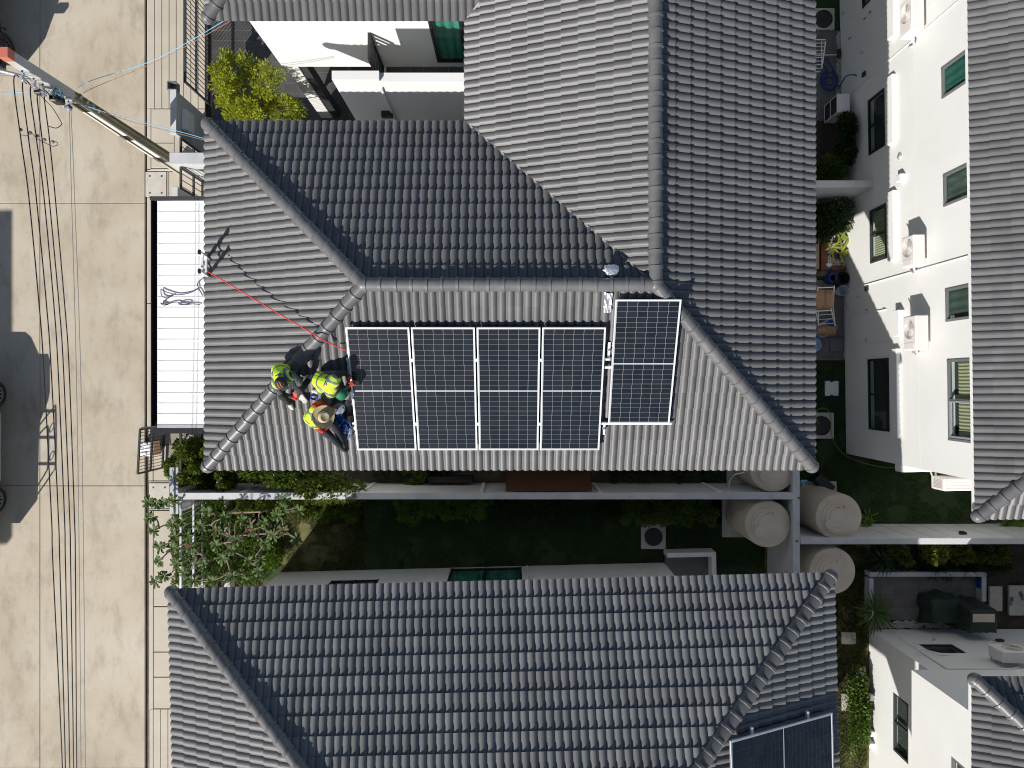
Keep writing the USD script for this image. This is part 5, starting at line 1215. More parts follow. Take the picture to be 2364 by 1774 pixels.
for px0, px1, py0, py1, lab in ((2283, 2313, 1354, 1411, 'narrow pale stepping stone beside the patio wall'), (2328, 2380, 1352, 1421, 'wide pale stepping stone with slippers at the right edge'), (1941, 1975, 1459, 1487, 'weathered stepping stone in the grass beside the lower house eave'), (1973, 1998, 1540, 1575, 'pale stepping stone half under the climbing plant'), (1942, 1972, 1600, 1640, 'cracked round edged stepping stone nearest the lower panel')):
    a, b = P(px0, py0), P(px1, py1); m = cbox(a[0], b[0], b[1], a[1], -.05, .035, .015)
    obj('stepping_stone', m, M['cover'], None, False, lab, 'stepping stone')
for k in range(2):
    q = P(2334 + 24 * k, 1388 - 12 * k, .04); s = thing('slipper', ('left' if k == 0 else 'right') + ' dark slipper on the wide stepping stone', 'slipper', q)
    obj('sole', move(cbox(-.045, .045, -.13, .13, 0, .02, .01), q, rotz(-.2 + .5 * k)), M['greyframe'], s); obj('strap', move(tube([(-.045, .03, .01), (0, .05, .06), (.045, .03, .01)], .012, 6), q, rotz(-.2 + .5 * k)), M['char'], s)
wr = thing('wall_box_frame', 'small grey frame and slab between the tanks below the eave', 'slab', P(1800, 1300)); a, b = P(1776, 1262), P(1832, 1330)
obj('slab', box(a[0], b[0], b[1] - .6, a[1], -.05, .05), M['cover'], wr)
# small red tool near the balcony corner
rt = thing('red_bucket', 'red and black paint bucket in the corner below the balcony', 'bucket', (-.75, 5.65, 0)); qb = np.array([-.62, 5.45, 2.2])
obj('ledge', box(-1.1, -.34, 5.2, 6.79, 2.0, 2.12), M['white'], rt); obj('pail', lathe([(0, 0), (.15, 0), (.18, .28), (.16, .28), (.14, .02), (0, .02)], qb - [0, 0, .08], 24), M['red'], rt, smooth=35); obj('tool_bag', move(cbox(-.16, .16, -.12, .12, 0, .3, .05), qb + [.05, .22, -.08]), M['black'], rt)

# things left on the roof
tp = roof_pt(1403, 700, .1)
fl = []
def scrap(name, label, quad, m, zoff=.075, cat_='scrap', seed=0):
    n = 9; a, b, c_, d = [np.array(roof_pt(x, y, zoff)) for x, y in quad]; v = []
    r = np.random.default_rng(seed)
    for i in range(n):
        for j in range(n):
            s, t = i / (n - 1), j / (n - 1); p = a * (1 - s) * (1 - t) + b * s * (1 - t) + c_ * s * t + d * (1 - s) * t
            v.append(p + PN * r.uniform(0, .03))
    f = [(i * n + j, (i + 1) * n + j, (i + 1) * n + j + 1, i * n + j + 1) for i in range(n - 1) for j in range(n - 1)]
    return obj(name, (np.array(v), np.array(f)), m, None, True, label, cat_)
foil = mat('foil', (.55, .6, .66), (.85, .87, .9), scale=14, rough=.22, metal=.7)
scrap('foil_strip', 'crumpled silver foil strip below the ridge beside the single panel', [(1396, 676), (1414, 677), (1410, 722), (1393, 722)], foil, .085, 'foil', 2)
NN = np.array([0, math.sin(PITCH), math.cos(PITCH)])
q = np.array([roof_pt(1412, 627, 0)[0], RY + .2, ZR - .06]); pts = np.array([(-.13, .07, 0), (.02, .09, .01), (.13, .05, 0), (.07, -.1, 0), (-.04, -.12, 0)]); r_ = np.random.default_rng(4)
sc = trimesh.creation.icosphere(subdivisions=3, radius=.11); v = np.asarray(sc.vertices); sc.vertices = v * (1 + .55 * (meshkit.noise(v * 25, 3)[:, None] - .5)) * [1.15, .9, .45]
obj('foil_ball', move(sc, q + [0, 0.05, .09]), foil, None, True, 'crumpled silver foil ball just above the ridge near the roof junction', 'foil')
# ---------------------------------------------------------------- plants
def leaves(pts, nrm, size, seed, aspect=.45, droop=.3):
    """One folded leaf (4 triangles) at each point, pointing along its direction."""
    r = np.random.default_rng(seed); n = len(pts)
    d = nrm + r.normal(0, .55, (n, 3)); d /= np.linalg.norm(d, axis=1, keepdims=True)
    ref = r.normal(0, 1, (n, 3)); s = np.cross(d, ref); s /= np.linalg.norm(s, axis=1, keepdims=True); u = np.cross(s, d)
    flip = np.sign(u[:, 2:3]); flip[flip == 0] = 1; u = u * flip
    L_ = size * r.uniform(.6, 1.25, (n, 1)); W_ = L_ * aspect / 2
    a = pts; mid = pts + d * L_ * .5; tip = pts + d * L_ - u * L_ * droop * .3
    lft, rgt = mid + s * W_ + u * W_ * .25, mid - s * W_ + u * W_ * .25
    v = np.stack([a, lft, tip, rgt, mid], 1).reshape(-1, 3)
    f = (np.arange(n)[:, None, None] * 5 + np.array([(0, 4, 1), (1, 4, 2), (2, 4, 3), (3, 4, 0)])[None]).reshape(-1, 3)
    return trimesh.Trimesh(v, f, process=False)
def clump_points(c, rad, n, seed, hollow=.55, lumps=9):
    """Points and outward directions through a lumpy crown."""
    r = np.random.default_rng(seed); c, rad = np.asarray(c, float), np.asarray(rad, float)
    lc = r.normal(0, 1, (lumps, 3)); lc /= np.linalg.norm(lc, axis=1, keepdims=True); lc *= r.uniform(.35, .8, (lumps, 1)); lr = r.uniform(.28, .5, lumps)
    k = r.integers(0, lumps, n); d = r.normal(0, 1, (n, 3)); d /= np.linalg.norm(d, axis=1, keepdims=True)
    p = lc[k] + d * lr[k][:, None] * r.uniform(hollow, 1, (n, 1)) ** .5
    out = p / np.maximum(np.linalg.norm(p, axis=1, keepdims=True), .1) + [0, 0, .35]
    return c + p * rad, out * .7 + d * .5
def bush(name, label, c, rad, n, size, m, seed, category='shrub', aspect=.45, group=None, trunk=True, lumps=9):
    c = np.asarray(c, float); t = thing(name, label, category, (c[0], c[1], 0), group=group)
    n = int(n * 1.9); p, d = clump_points(c, rad, n, seed, lumps=lumps); keep = p[:, 2] > .02; p, d = p[keep], d[keep]
    obj('crown', leaves(p, d, size, seed, aspect), m, t)
    if trunk:
        r = np.random.default_rng(seed); st = []
        for k in range(7):
            e = c + r.uniform(-.7, .7, 3) * rad; st.append(tube(spline([(c[0], c[1], 0), c * .6 + np.array([*e[:2], 0]) * .4 + [0, 0, -.2 * rad[2]], e], 4), np.linspace(.035, .01, 9), 6))
        obj('branches', cat(st), M['bark'], t, smooth=True)
    return t
def hedge(name, label, boxes, n, size, m, seed, aspect=.45, category='hedge', group=None):
    """boxes: list of (x0, x1, y0, y1, z1) filled with lumps."""
    x, y = np.mean([(b[0] + b[1]) / 2 for b in boxes]), np.mean([(b[2] + b[3]) / 2 for b in boxes])
    t = thing(name, label, category, (x, y, 0), group=group); ps, ds = [], []
    r = np.random.default_rng(seed); vol = np.array([(b[1] - b[0]) * (b[3] - b[2]) for b in boxes]); vol = vol / vol.sum()
    for j, b in enumerate(boxes):
        gx, gy = max(1, round((b[1] - b[0]) / .36)), max(1, round((b[3] - b[2]) / .36)); nn = int(2.4 * n * vol[j] / (gx * gy))
        for ix in range(gx):
            for iy in range(gy):
                c = (b[0] + (ix + r.uniform(.2, .8)) / gx * (b[1] - b[0]), b[2] + (iy + r.uniform(.2, .8)) / gy * (b[3] - b[2]), b[4] * r.uniform(.5, .72)); rr = r.uniform(.24, .36)
                p, d = clump_points(c, (rr, rr, b[4] * .42), nn, int(r.integers(1e6)), lumps=5); ps.append(p); ds.append(d)
    p, d = np.vstack(ps), np.vstack(ds); keep = p[:, 2] > .01
    obj('foliage', leaves(p[keep], d[keep], size, seed, aspect), m, t)
    st = [cyl((r.uniform(b[0], b[1]), r.uniform(b[2], b[3]), 0), (r.uniform(b[0], b[1]), r.uniform(b[2], b[3]), b[4] * .7), .014, .008, 5) for b in boxes for _ in range(5)]
    obj('stems', cat(st), M['bark'], t)
    return t
# light green tree in the upper driveway
c = P(585, 225, 2.7); t = thing('lime_tree', 'small light green leafy tree in the upper driveway by the roof edge', 'tree', (c[0], c[1], 0))
r = np.random.default_rng(21); ends = []; br = []
for k in range(26):
    a = r.uniform(0, 6.28); e = c + np.array([math.cos(a), math.sin(a), 0]) * r.uniform(.3, 1.12) * [1.05, .85, 1] + [0, 0, r.uniform(-.5, .75)]
    mid = np.array([c[0], c[1], 1.5]) * .5 + e * .5 + [0, 0, .1]; br.append(tube(spline([(c[0], c[1], 1.2), mid, e], 4), np.linspace(.028, .008, 9), 5)); ends.append(e)
obj('trunk', cat([tube([(c[0], c[1], 0), (c[0] + .03, c[1], .7), (c[0], c[1], 1.5)], [.07, .06, .045], 9)]), M['bark'], t, smooth=True); obj('limbs', cat(br), M['bark'], t, smooth=True)
ps, ds = [], []
for k, e in enumerate(ends):
    p, d = clump_points(e, (.34, .34, .26), 430, 300 + k, lumps=5); ps.append(p); ds.append(d)
obj('crown', leaves(np.vstack(ps), np.vstack(ds), .095, 5, .36), L['lime'], t)
# front hedges behind the railings
hedge('front_hedge', 'glossy green hedge behind the black railing below the carport', [(-9.45, -8.78, -2.75, -1.78, .6), (-8.62, -7.5, -2.75, -1.55, 1.9)], 9500, .11, L['glossy'], 31)
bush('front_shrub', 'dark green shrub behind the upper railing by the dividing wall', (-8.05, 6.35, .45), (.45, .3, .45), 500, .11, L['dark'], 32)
bush('front_shrub', 'green shrub between the dividing wall and the carport pier', (-7.75, 5.15, .55), (.6, .42, .55), 800, .12, L['mid'], 33, aspect=.3)
bush('roof_edge_shrub', 'glossy leafy shrub sprawling over the boundary wall below the left hip', (-5.95, -2.3, 1.2), (1.35, .55, .85), 2600, .125, L['glossy'], 34, lumps=16)
bush('wall_shrub', 'glossy leafy shrub hanging over the boundary wall further right', (-4.9, -2.75, 1.35), (1.0, .5, .75), 1500, .125, L['glossy'], 35, lumps=12)
hedge('shaded_bed', 'dark low planting in the shade between the main house and the boundary wall', [(-3.9, -1.6, -2.7, -1.9, .35), (2.6, 5.6, -2.7, -1.9, .3)], 2600, .14, L['dark'], 36, .16, 'plants')
hedge('leafy_row', 'small leafy plants along the shaded side of the boundary wall under the eave', [(-3.1, -2.3, -2.75, -2.2, .6)], 600, .1, L['mid'], 37)
# along the lower side of the boundary wall
hedge('lower_hedge', 'sunlit green shrubs below the boundary wall at the left end', [(-7.6, -4.9, -3.5, -3.1, .9)], 3800, .1, L['glossy'], 38)
hedge('bright_shrubs', 'bright yellow green shrubs where the sunlit lawn meets the boundary wall', [(-5.5, -4.2, -3.7, -3.15, .5)], 2600, .09, L['bright'], 39)
hedge('fern_row', 'yellow green fern like shrubs in the shade below the boundary wall', [(-3.3, -.7, -3.65, -3.1, .8)], 1900, .12, L['bright'], 40, .3)
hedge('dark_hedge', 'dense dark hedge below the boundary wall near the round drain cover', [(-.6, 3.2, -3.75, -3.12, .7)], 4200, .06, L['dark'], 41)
hedge('green_hedge_end', 'green leafy shrubs between the dark hedge and the water tank', [(3.0, 5.7, -3.8, -3.12, .8)], 2600, .085, L['mid'], 42)
hedge('corner_undergrowth', 'tangled sunlit undergrowth behind the grey railing at the lower left', [(-9.42, -8.78, -5.6, -3.1, .6), (-8.65, -7.0, -5.6, -3.05, .5)], 9000, .11, L['mid'], 43, .25, 'undergrowth')
hedge('corner_fern', 'bright green fern patch beside the lower house corner', [(-7.3, -6.6, -5.3, -4.5, .4)], 1100, .12, L['bright'], 44, .25, 'fern')
# the flowering tree with whorled leaves
ft = thing('flowering_tree', 'spreading tree with whorled leaves and pink flowers over the lower garden railing', 'tree', (*P(560, 1240)[:2], 0))
root = P(560, 1240, .3)
tips = [(344, 1160, 2.0), (362, 1163, 2.0), (378, 1160, 2.0), (400, 1155, 2.1), (350, 1195, 2.1), (356, 1225, 2.1), (370, 1262, 2.1), (368, 1296, 2.1), (360, 1342, 2.1), (398, 1210, 2.0), (405, 1240, 2.0), (398, 1265, 2.0), (408, 1300, 2.0), (420, 1205, 1.9), (432, 1235, 1.9), (440, 1262, 1.9), (424, 1322, 1.9), (446, 1285, 1.8),
        (465, 1215, 2.2), (470, 1300, 2.0), (480, 1180, 1.9), (500, 1225, 2.3), (520, 1195, 2.2), (514, 1290, 2.1), (538, 1330, 2.0), (545, 1245, 2.4), (560, 1200, 2.3), (575, 1295, 2.2), (581, 1225, 2.4), (570, 1340, 2.0), (598, 1318, 2.0), (612, 1255, 2.2), (630, 1235, 2.3), (655, 1225, 2.4), (660, 1155, 2.4), (685, 1245, 2.1), (640, 1190, 2.5), (655, 1175, 2.5), (690, 1180, 2.2), (610, 1205, 2.4), (602, 1290, 2.1), (490, 1340, 1.9), (450, 1340, 1.9), (500, 1260, 2.3), (535, 1270, 2.2), (380, 1330, 1.9)]
r = np.random.default_rng(77); hub = [root + [.10 * math.cos(a), .10 * math.sin(a), .8] for a in np.linspace(0, 6.28, 5)[:-1]]
brs, lf, fl, fd = [], [], [], []
nodes_ = list(hub)
order_ = sorted(range(len(tips)), key=lambda k: np.linalg.norm((P(*tips[k]) - root)[:2]))
for k in order_:
    px, py, z = tips[k]; e = P(px, py, z); de = np.linalg.norm((e - root)[:2])
    h = min((q for q in nodes_ if np.linalg.norm((q - root)[:2]) < de - .12), key=lambda q: np.linalg.norm(q - e) + .25 * np.linalg.norm(q - root), default=hub[0])
    mid = h * .5 + e * .5 + [0, 0, -.07 + r.uniform(-.06, .06)] + r.normal(0, .09, 3)
    path = spline([h, mid, e], 6); nodes_ += [mid, h * .25 + e * .75]; brs.append(tube(path, np.linspace(.026, .014, len(path)), 6))
    nl = int(r.integers(8, 12)); a = np.arange(nl) * 2.4 + r.uniform(0, 6)
    d = np.stack([np.cos(a), np.sin(a), r.uniform(-.1, .7, nl)], 1); lf.append((np.repeat(e[None], nl, 0) + d * .015, d))
    if k in (3, 8, 21, 28, 33, 15): fl.append(e)
obj('trunk', cat([tube(spline([root - [0, 0, .4], root + [.05, .02, .3], root + [0, 0, .95]], 5), np.linspace(.12, .075, 11), 10)] + [tube([root + [0, 0, .7], h], .05, 8) for h in hub]), M['bark'], ft, smooth=True)
for b_ in brs: obj('branch', b_, M['bark'], ft, smooth=True)
tr_ = []
for (ax, ay), (bx, by), z in (((528, 1182), (532, 1258), 1.1), ((598, 1186), (596, 1250), 1.15), ((532, 1184), (602, 1182), 1.2), ((535, 1238), (615, 1232), 1.15), ((545, 1252), (590, 1198), 1.05), ((578, 1196), (582, 1240), 1.0)):
    tr_.append(tube([P(ax, ay, z), P(bx, by, z + .04)], .026, 7))
tl_ = thing('stick_trellis', 'weathered square trellis of sticks propping the flowering tree', 'trellis', P(565, 1215))
for q in tr_: obj('stick', q, M['bark'], tl_, smooth=True)
for px, py in ((530, 1184), (600, 1186), (534, 1250), (597, 1246)): obj('stick', tube([P(px, py, 1.2), [*P(px, py, 1.2)[:2], 0]], .022, 7), M['bark'], tl_, smooth=True)
def whorl(p, d, seed):
    m = []; rr = np.random.default_rng(seed)
    for q, dd in zip(p, d):
        s = np.cross(dd, [0, 0, 1.0]); s /= np.linalg.norm(s); dd = dd / np.linalg.norm(dd); u = np.cross(s, dd); ln = rr.uniform(.12, .20); v = []
        for t_, w_, dz in ((0, .006, 0), (.35, .022, .012), (.7, .034, .006), (.92, .022, -.012), (1.0, .004, -.02)):
            cpt = q + dd * ln * t_ + u * dz; v += [cpt + s * w_ + u * w_ * .3, cpt, cpt - s * w_ + u * w_ * .3]
        f = [x for i in range(4) for j in range(2) for x in ((3 * i + j, 3 * i + j + 1, 3 * i + j + 4), (3 * i + j, 3 * i + j + 4, 3 * i + j + 3))]
        m.append(trimesh.Trimesh(v, f, process=False))
    return cat(m)
for k, (p, d) in enumerate(lf): obj('leaf_whorl', whorl(p, d, k), L['desert'], ft, smooth=True)
for k, e in enumerate(fl):
    p = []; rr = np.random.default_rng(k); ms = []
    for j in range(3):
        o_ = e + rr.normal(0, .05, 3) + [0, 0, .05]; a = np.arange(5) * 1.257
        ms.append(leaves(np.repeat(o_[None], 5, 0), np.stack([np.cos(a), np.sin(a), np.full(5, .4)], 1) * 3, .045, k * 7 + j, .7))
    obj('flower', cat(ms), L['pink'], ft)
# right yard
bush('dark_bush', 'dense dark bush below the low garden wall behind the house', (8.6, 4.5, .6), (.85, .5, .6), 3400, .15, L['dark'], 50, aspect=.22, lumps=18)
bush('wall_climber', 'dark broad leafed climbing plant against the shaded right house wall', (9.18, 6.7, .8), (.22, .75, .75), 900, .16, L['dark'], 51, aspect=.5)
bush('bed_shrub', 'green ferny shrub in the shaded soil bed behind the house', (8.75, 5.95, .4), (.55, .45, .4), 900, .16, L['mid'], 52, aspect=.25)
def spiky(name, label, px, py, n, ln, m, z=.05, seed=1, wd=.035, group=None, lift=.5):
    r = np.random.default_rng(seed); return blade_plant(name, label, P(px, py, z), [(a, ln * r.uniform(.65, 1.1), lift * r.uniform(.3, 1.3), wd) for a in np.arange(n) * 2.4 + r.uniform(0, 6)], m, None, group)
spiky('spiky_palm', 'dark spiky palm like plant at the left end of the patio', 2008, 1408, 46, .62, L['mid'], seed=60, wd=.05)
spiky('spiky_grass', 'dark spiky grass plant left of the croton row', 2028, 1288, 40, .5, L['dark'], seed=61)
spiky('yellow_spiky_plant', 'yellow green spiky plant under the right house hip end', 2318, 1205, 16, .55, L['bright'], seed=62, wd=.09)
spiky('yellow_sprig', 'yellow green sprig at the side of the free standing tank', 1990, 1190, 8, .32, L['bright'], seed=63, wd=.06)
spiky('yellow_sprig', 'lower yellow green sprig at the side of the free standing tank', 1992, 1204, 8, .3, L['bright'], seed=64, wd=.06)
for k, (px, py, rr, m, lab) in enumerate(((2150, 1277, .38, 'orange', 'brightest orange green croton shrub under the rear wall, in the sun patch'), (2215, 1278, .36, 'orange', 'orange croton shrub just right of the sunlit one'), (2310, 1282, .38, 'orange', 'orange croton shrub nearest the right edge'), (2085, 1278, .34, 'mid', 'greener croton shrub left of the sunlit one'), (2262, 1280, .3, 'mid', 'dark green shrub between two orange crotons'))):
    q = P(px, py, .55); bush('croton_shrub', lab, (q[0], q[1], .5), (rr, rr * .85, .42), 900, .10, L[m], 70 + k, aspect=.5, group='croton shrubs along the rear wall')
hedge('grass_fringe', 'dark strappy grass fringe between the crotons and the patio wall', [(10.0, 14.0, -5.2, -4.85, .25)], 1800, .22, L['dark'], 77, .1, 'plants')
bush('creeper', 'bright leafy creeper running down beside the lower house eave', (9.75, -9.3, .3), (.28, 1.3, .3), 1700, .10, L['mid'], 78, aspect=.6, lumps=20)
bush('creeper', 'upper leafy creeper sprig between two stepping stones', (9.72, -8.35, .25), (.2, .4, .22), 420, .09, L['mid'], 79, aspect=.6)
def blades(name, label, x0, x1, y0, y1, n, h, m, seed, z=-.015):
    r = np.random.default_rng(seed); p = np.column_stack([r.uniform(x0, x1, n), r.uniform(y0, y1, n), np.full(n, z)])
    p = p[meshkit.fbm(p * 2.2 + seed, 3) > .36]; n = len(p)
    d = np.column_stack([r.normal(0, .5, n), r.normal(0, .5, n), np.ones(n)]); d /= np.linalg.norm(d, axis=1, keepdims=True); s = np.column_stack([d[:, 1], -d[:, 0], np.zeros(n)]); s /= np.maximum(np.linalg.norm(s, axis=1, keepdims=True), 1e-6)
    hh = h * r.uniform(.5, 1.3, (n, 1)); v = np.stack([p - s * .008, p + s * .008, p + d * hh], 1).reshape(-1, 3)
    o = obj(name, trimesh.Trimesh(v, np.arange(3 * n).reshape(-1, 3), process=False), m, None, False, label, 'grass', kind='stuff')
blades('lawn_grass', 'short grass of the shaded lower lawn', -4.8, 7.2, -5.2, -3.2, 30000, .06, L['grass'], 81)
blades('dry_grass', 'sun dried grass tufts beside the lower house corner', -6.6, -4.2, -5.4, -3.5, 12000, .07, L['straw'], 82)
blades('back_grass', 'short grass of the back lawn near the tanks', 5.3, 13.4, -3.9, .65, 40000, .06, L['grass'], 83)
blades('strip_grass', 'sunlit grass strip beside the corner house', 8.7, 10.1, -12, -4.6, 16000, .10, L['straw'], 84)
blades('strip_green_grass', 'green tufts in the strip beside the corner house', 8.6, 10.1, -12, -4.4, 12000, .12, L['grass'], 85)
# ---------------------------------------------------------------- the three workers
M['skin'] = mat('skin', (.36, .20, .13), (.42, .25, .17), scale=9, rough=.55)
M['hair'] = mat('black_hair', (.012, .010, .009), rough=.6)
M['vest'] = mat('yellow_green_vest', (.50, .80, .02), (.60, .86, .05), scale=7, rough=.7, bump=.35, bscale=14)
M['reflective'] = mat('reflective_band', (.13, .14, .15), (.17, .18, .19), scale=8, rough=.45)
M['trim'] = mat('pale_vest_edge', (.62, .85, .2), rough=.6)
M['dark_cloth'] = mat('dark_trousers', (.018, .02, .024), (.035, .037, .042), scale=8, rough=.9, bump=.4, bscale=22)
M['grey_cloth'] = mat('grey_trousers', (.10, .115, .125), (.15, .165, .17), scale=8, rough=.9, bump=.4, bscale=22)
M['slate_cloth'] = mat('slate_sleeves', (.055, .06, .075), (.10, .105, .12), scale=30, rough=.85, bump=.6, bscale=30)
M['red_cloth'] = mat('red_shirt', (.50, .035, .02), (.62, .06, .035), scale=8, rough=.85, bump=.4, bscale=20)
M['glove'] = mat('red_glove', (.55, .05, .03), (.66, .09, .05), scale=20, rough=.8)
M['shoe'] = mat('pale_shoe', (.42, .42, .40), (.55, .55, .52), scale=14, rough=.7)
M['dark_shoe'] = mat('dark_shoe', (.02, .02, .022), rough=.7)
M['straw'] = mat('straw_hat', (.46, .36, .20), (.56, .46, .28), scale=40, rough=.85, bump=.4, bscale=120)
M['green_cap'] = mat('green_cap', (.01, .13, .055), (.015, .18, .08), scale=8, rough=.7)
M['orange'] = mat('orange_stripe', (.62, .16, .03), rough=.7)
def U(u, v, h):
    """A point h metres above the sunny roof slope, from pixel u, v of the enlarged crop at (600, 750)."""
    return roof_pt(600 + u / 5.107, 750 + v / 5.107, h)
def sph(p, r, n=20): return manifold3d.Manifold.sphere(float(r), n).translate([float(x) for x in p])
def bone(a, ra, b, rb): return manifold3d.Manifold.batch_hull([sph(a, ra), sph(b, rb)])
def solid(parts): return manifold3d.Manifold.batch_boolean(parts, manifold3d.OpType.Add)
def smooth_mesh(m, ln=.022, it=8):
    k = m.refine_to_length(ln).to_mesh()
    t = trimesh.Trimesh(np.array(k.vert_properties[:, :3], float), np.array(k.tri_verts), process=True)
    trimesh.smoothing.filter_taubin(t, lamb=.5, nu=.53, iterations=it); return t
def unit(v): v = np.asarray(v, float); return v / np.linalg.norm(v)
def hand(wrist, toward, up, side, grow=0.0, curl=.9):
    """Palm, four fingers of unequal length and a thumb leaving the palm's side."""
    d = unit(toward); up = unit(up - d * np.dot(up, d)); s = np.cross(d, up) * side
    palm = [bone(wrist + s * o * .6, .019 + grow, wrist + d * .085 + s * o, .015 + grow) for o in (-.028, 0, .028)]
    ps = [manifold3d.Manifold.batch_hull(palm)]
    for k, (o, ln) in enumerate(((-.032, .062), (-.011, .078), (.011, .083), (.032, .072))):
        a = wrist + d * .085 + s * o * 1.15; dd = d
        p = a
        for j, (fr_, r_) in enumerate(((.45, .0098), (.32, .009), (.23, .0082))):
            dd = unit(dd * math.cos(curl * .55) - up * math.sin(curl * .55)); q = p + dd * ln * fr_; ps.append(bone(p, r_ + .001 + grow, q, r_ + grow)); p = q
    t0 = wrist + d * .025 + s * .032; t1 = t0 + unit(d * .6 + s * .75 - up * .2) * .042; t2 = t1 + unit(d * .9 + s * .1 - up * .35) * .034
    ps += [bone(t0, .014 + grow, t1, .0115 + grow), bone(t1, .0115 + grow, t2, .0095 + grow)]
    return ps
def worker(label, J, face, look, cloth, hat):
    t = thing('person', label, 'person', roof_pt(0, 0) * 0 + np.array([*J['pelvis'][:2], J['pelvis'][2] - .15]))
    Z = np.array([0, 0, 1.0]); f = unit(face); sd = unit(J['shL'] - J['shR'])
    def torso(g):
        return [bone(J['hipL'], .085 + g, J['hipR'], .085 + g), bone(J['pelvis'], .115 + g, J['chest'], .125 + g), bone(J['hipL'], .085 + g, J['chest'], .11 + g), bone(J['hipR'], .085 + g, J['chest'], .11 + g),
                bone(J['chest'], .12 + g, J['shL'] * .8 + J['shR'] * .2, .085 + g), bone(J['chest'], .12 + g, J['shR'] * .8 + J['shL'] * .2, .085 + g), bone(J['shL'] * .85 + J['shR'] * .15, .07 + g, J['shR'] * .85 + J['shL'] * .15, .07 + g)]
    def arms(g, cuff=1.0):
        o = []
        for s in 'LR':
            w = J['elb' + s] * (1 - cuff) + J['wri' + s] * cuff
            o += [bone(J['sh' + s], .062 + g, J['elb' + s], .045 + g), bone(J['elb' + s], .044 + g, w, .031 + g)]
        return o
    def legs(g, cuff=1.0):
        o = []
        for s in 'LR': o += [bone(J['hip' + s], .088 + g, J['kne' + s], .06 + g), bone(J['kne' + s], .058 + g, J['kne' + s] * (1 - cuff) + J['ank' + s] * cuff, .04 + g)]
        return o
    hd = J['head']; lk = unit(look); up = unit(J['head'] - J['neck'] + Z * .15); up = unit(up - lk * np.dot(up, lk)); rt = np.cross(lk, up)
    head = [manifold3d.Manifold.batch_hull([sph(hd + up * .025, .092), sph(hd - lk * .03 + up * .02, .088), sph(hd + lk * .035 - up * .05, .062), sph(hd + lk * .05 - up * .095, .035)]),
            bone(hd + lk * .095 - up * .0, .012, hd + lk * .112 - up * .035, .017), bone(hd + rt * .088 - up * .01, .018, hd + rt * .092 - up * .045, .012), bone(hd - rt * .088 - up * .01, .018, hd - rt * .092 - up * .045, .012),
            bone(J['neck'], .056, hd - up * .03, .052), bone(J['neck'], .056, J['chest'], .08)]
    hands = []
    for s, sg_ in (('L', 1), ('R', -1)): hands += hand(J['wri' + s], J['wri' + s] - J['elb' + s] + f * .05, Z, sg_)
    feet = [bone(J['ank' + s], .036, J['toe' + s], .028) for s in 'LR']
    body = solid(torso(-.012) + arms(-.008) + legs(-.010) + head + hands + feet)
    bo = obj('body', smooth_mesh(body, .014, 4), M['skin'], t, smooth=True)
    for s in (-1, 1):
        obj('eye', trimesh.creation.icosphere(subdivisions=1, radius=.011).apply_translation(hd + lk * .083 + rt * .034 * s + up * .008), M['hair'], t)
    obj('mouth', bar(hd + lk * .094 - up * .066 - rt * .022, hd + lk * .094 - up * .066 + rt * .022, .006, .006), M['red_cloth'], t)
    obj('shirt', smooth_mesh(solid(torso(.004) + arms(.008, .92)), .02, 6), M[cloth['shirt']], t, smooth=True)
    obj('trousers', smooth_mesh(solid([bone(J['hipL'], .1, J['hipR'], .1)] + legs(.012, .94)), .02, 6), M[cloth['trousers']], t, smooth=True)
    ax = unit(J['chest'] - J['pelvis'])
    vest = solid(torso(.024)); lo = manifold3d.Manifold.cube([2, 2, 2], True)
    def slab_(c, axis, half):
        a = unit(axis); b = unit(np.cross(a, [.3, .5, .8])); c_ = np.cross(a, b)
        T = np.column_stack([b, c_, a, np.asarray(c, float)]); return manifold3d.Manifold.cube([1.6, 1.6, 2 * half], True).transform(T)
    vest_cut = vest ^ slab_(J['pelvis'] + ax * .42, ax, .42)
    vm = smooth_mesh(vest_cut, .018, 5)
    obj('vest', vm, M['vest'], t, smooth=35)
    band = solid(torso(.029))
    bands = [(J['pelvis'] + ax * .17, ax, .022), (J['chest'] + sd * .13, sd, .024), (J['chest'] - sd * .13, sd, .024)]
    for k, (c, a, h) in enumerate(bands):
        m_ = band ^ slab_(c, a, h)
        if k: m_ = m_ ^ slab_(J['pelvis'] + ax * .56, ax, .38)
        if m_.num_tri(): obj('reflective_band', smooth_mesh(m_, .02, 4), M['reflective'], t, smooth=35)
    for c, a in ((J['chest'] + sd * .168, sd), (J['chest'] - sd * .168, sd)):
        m_ = (solid(torso(.03)) ^ slab_(c, a, .007)) ^ slab_(J['pelvis'] + ax * .56, ax, .38)
        if m_.num_tri(): obj('vest_edge', smooth_mesh(m_, .02, 3), M['trim'], t, smooth=35)
    yaw = math.degrees(math.atan2(sd[1], sd[0]))
    for k, (o1, o2, w1, w2, m_name) in enumerate(((-.025, .0, .11, .02, 'blue'), (.012, .02, .07, .016, 'blue'), (.035, -.02, .045, .014, 'orange'))):
        q = J['chest'] - ax * .05 + ax * o1 + sd * o2
        m_ = solid(torso(.0275)) ^ manifold3d.Manifold.cube([w1, w2, .5], True).rotate([0, 0, yaw]).translate([float(q[0]), float(q[1]), float(q[2]) + .27])
        if m_.num_tri(): obj('back_mark', smooth_mesh(m_, .03, 0), M[m_name], t)
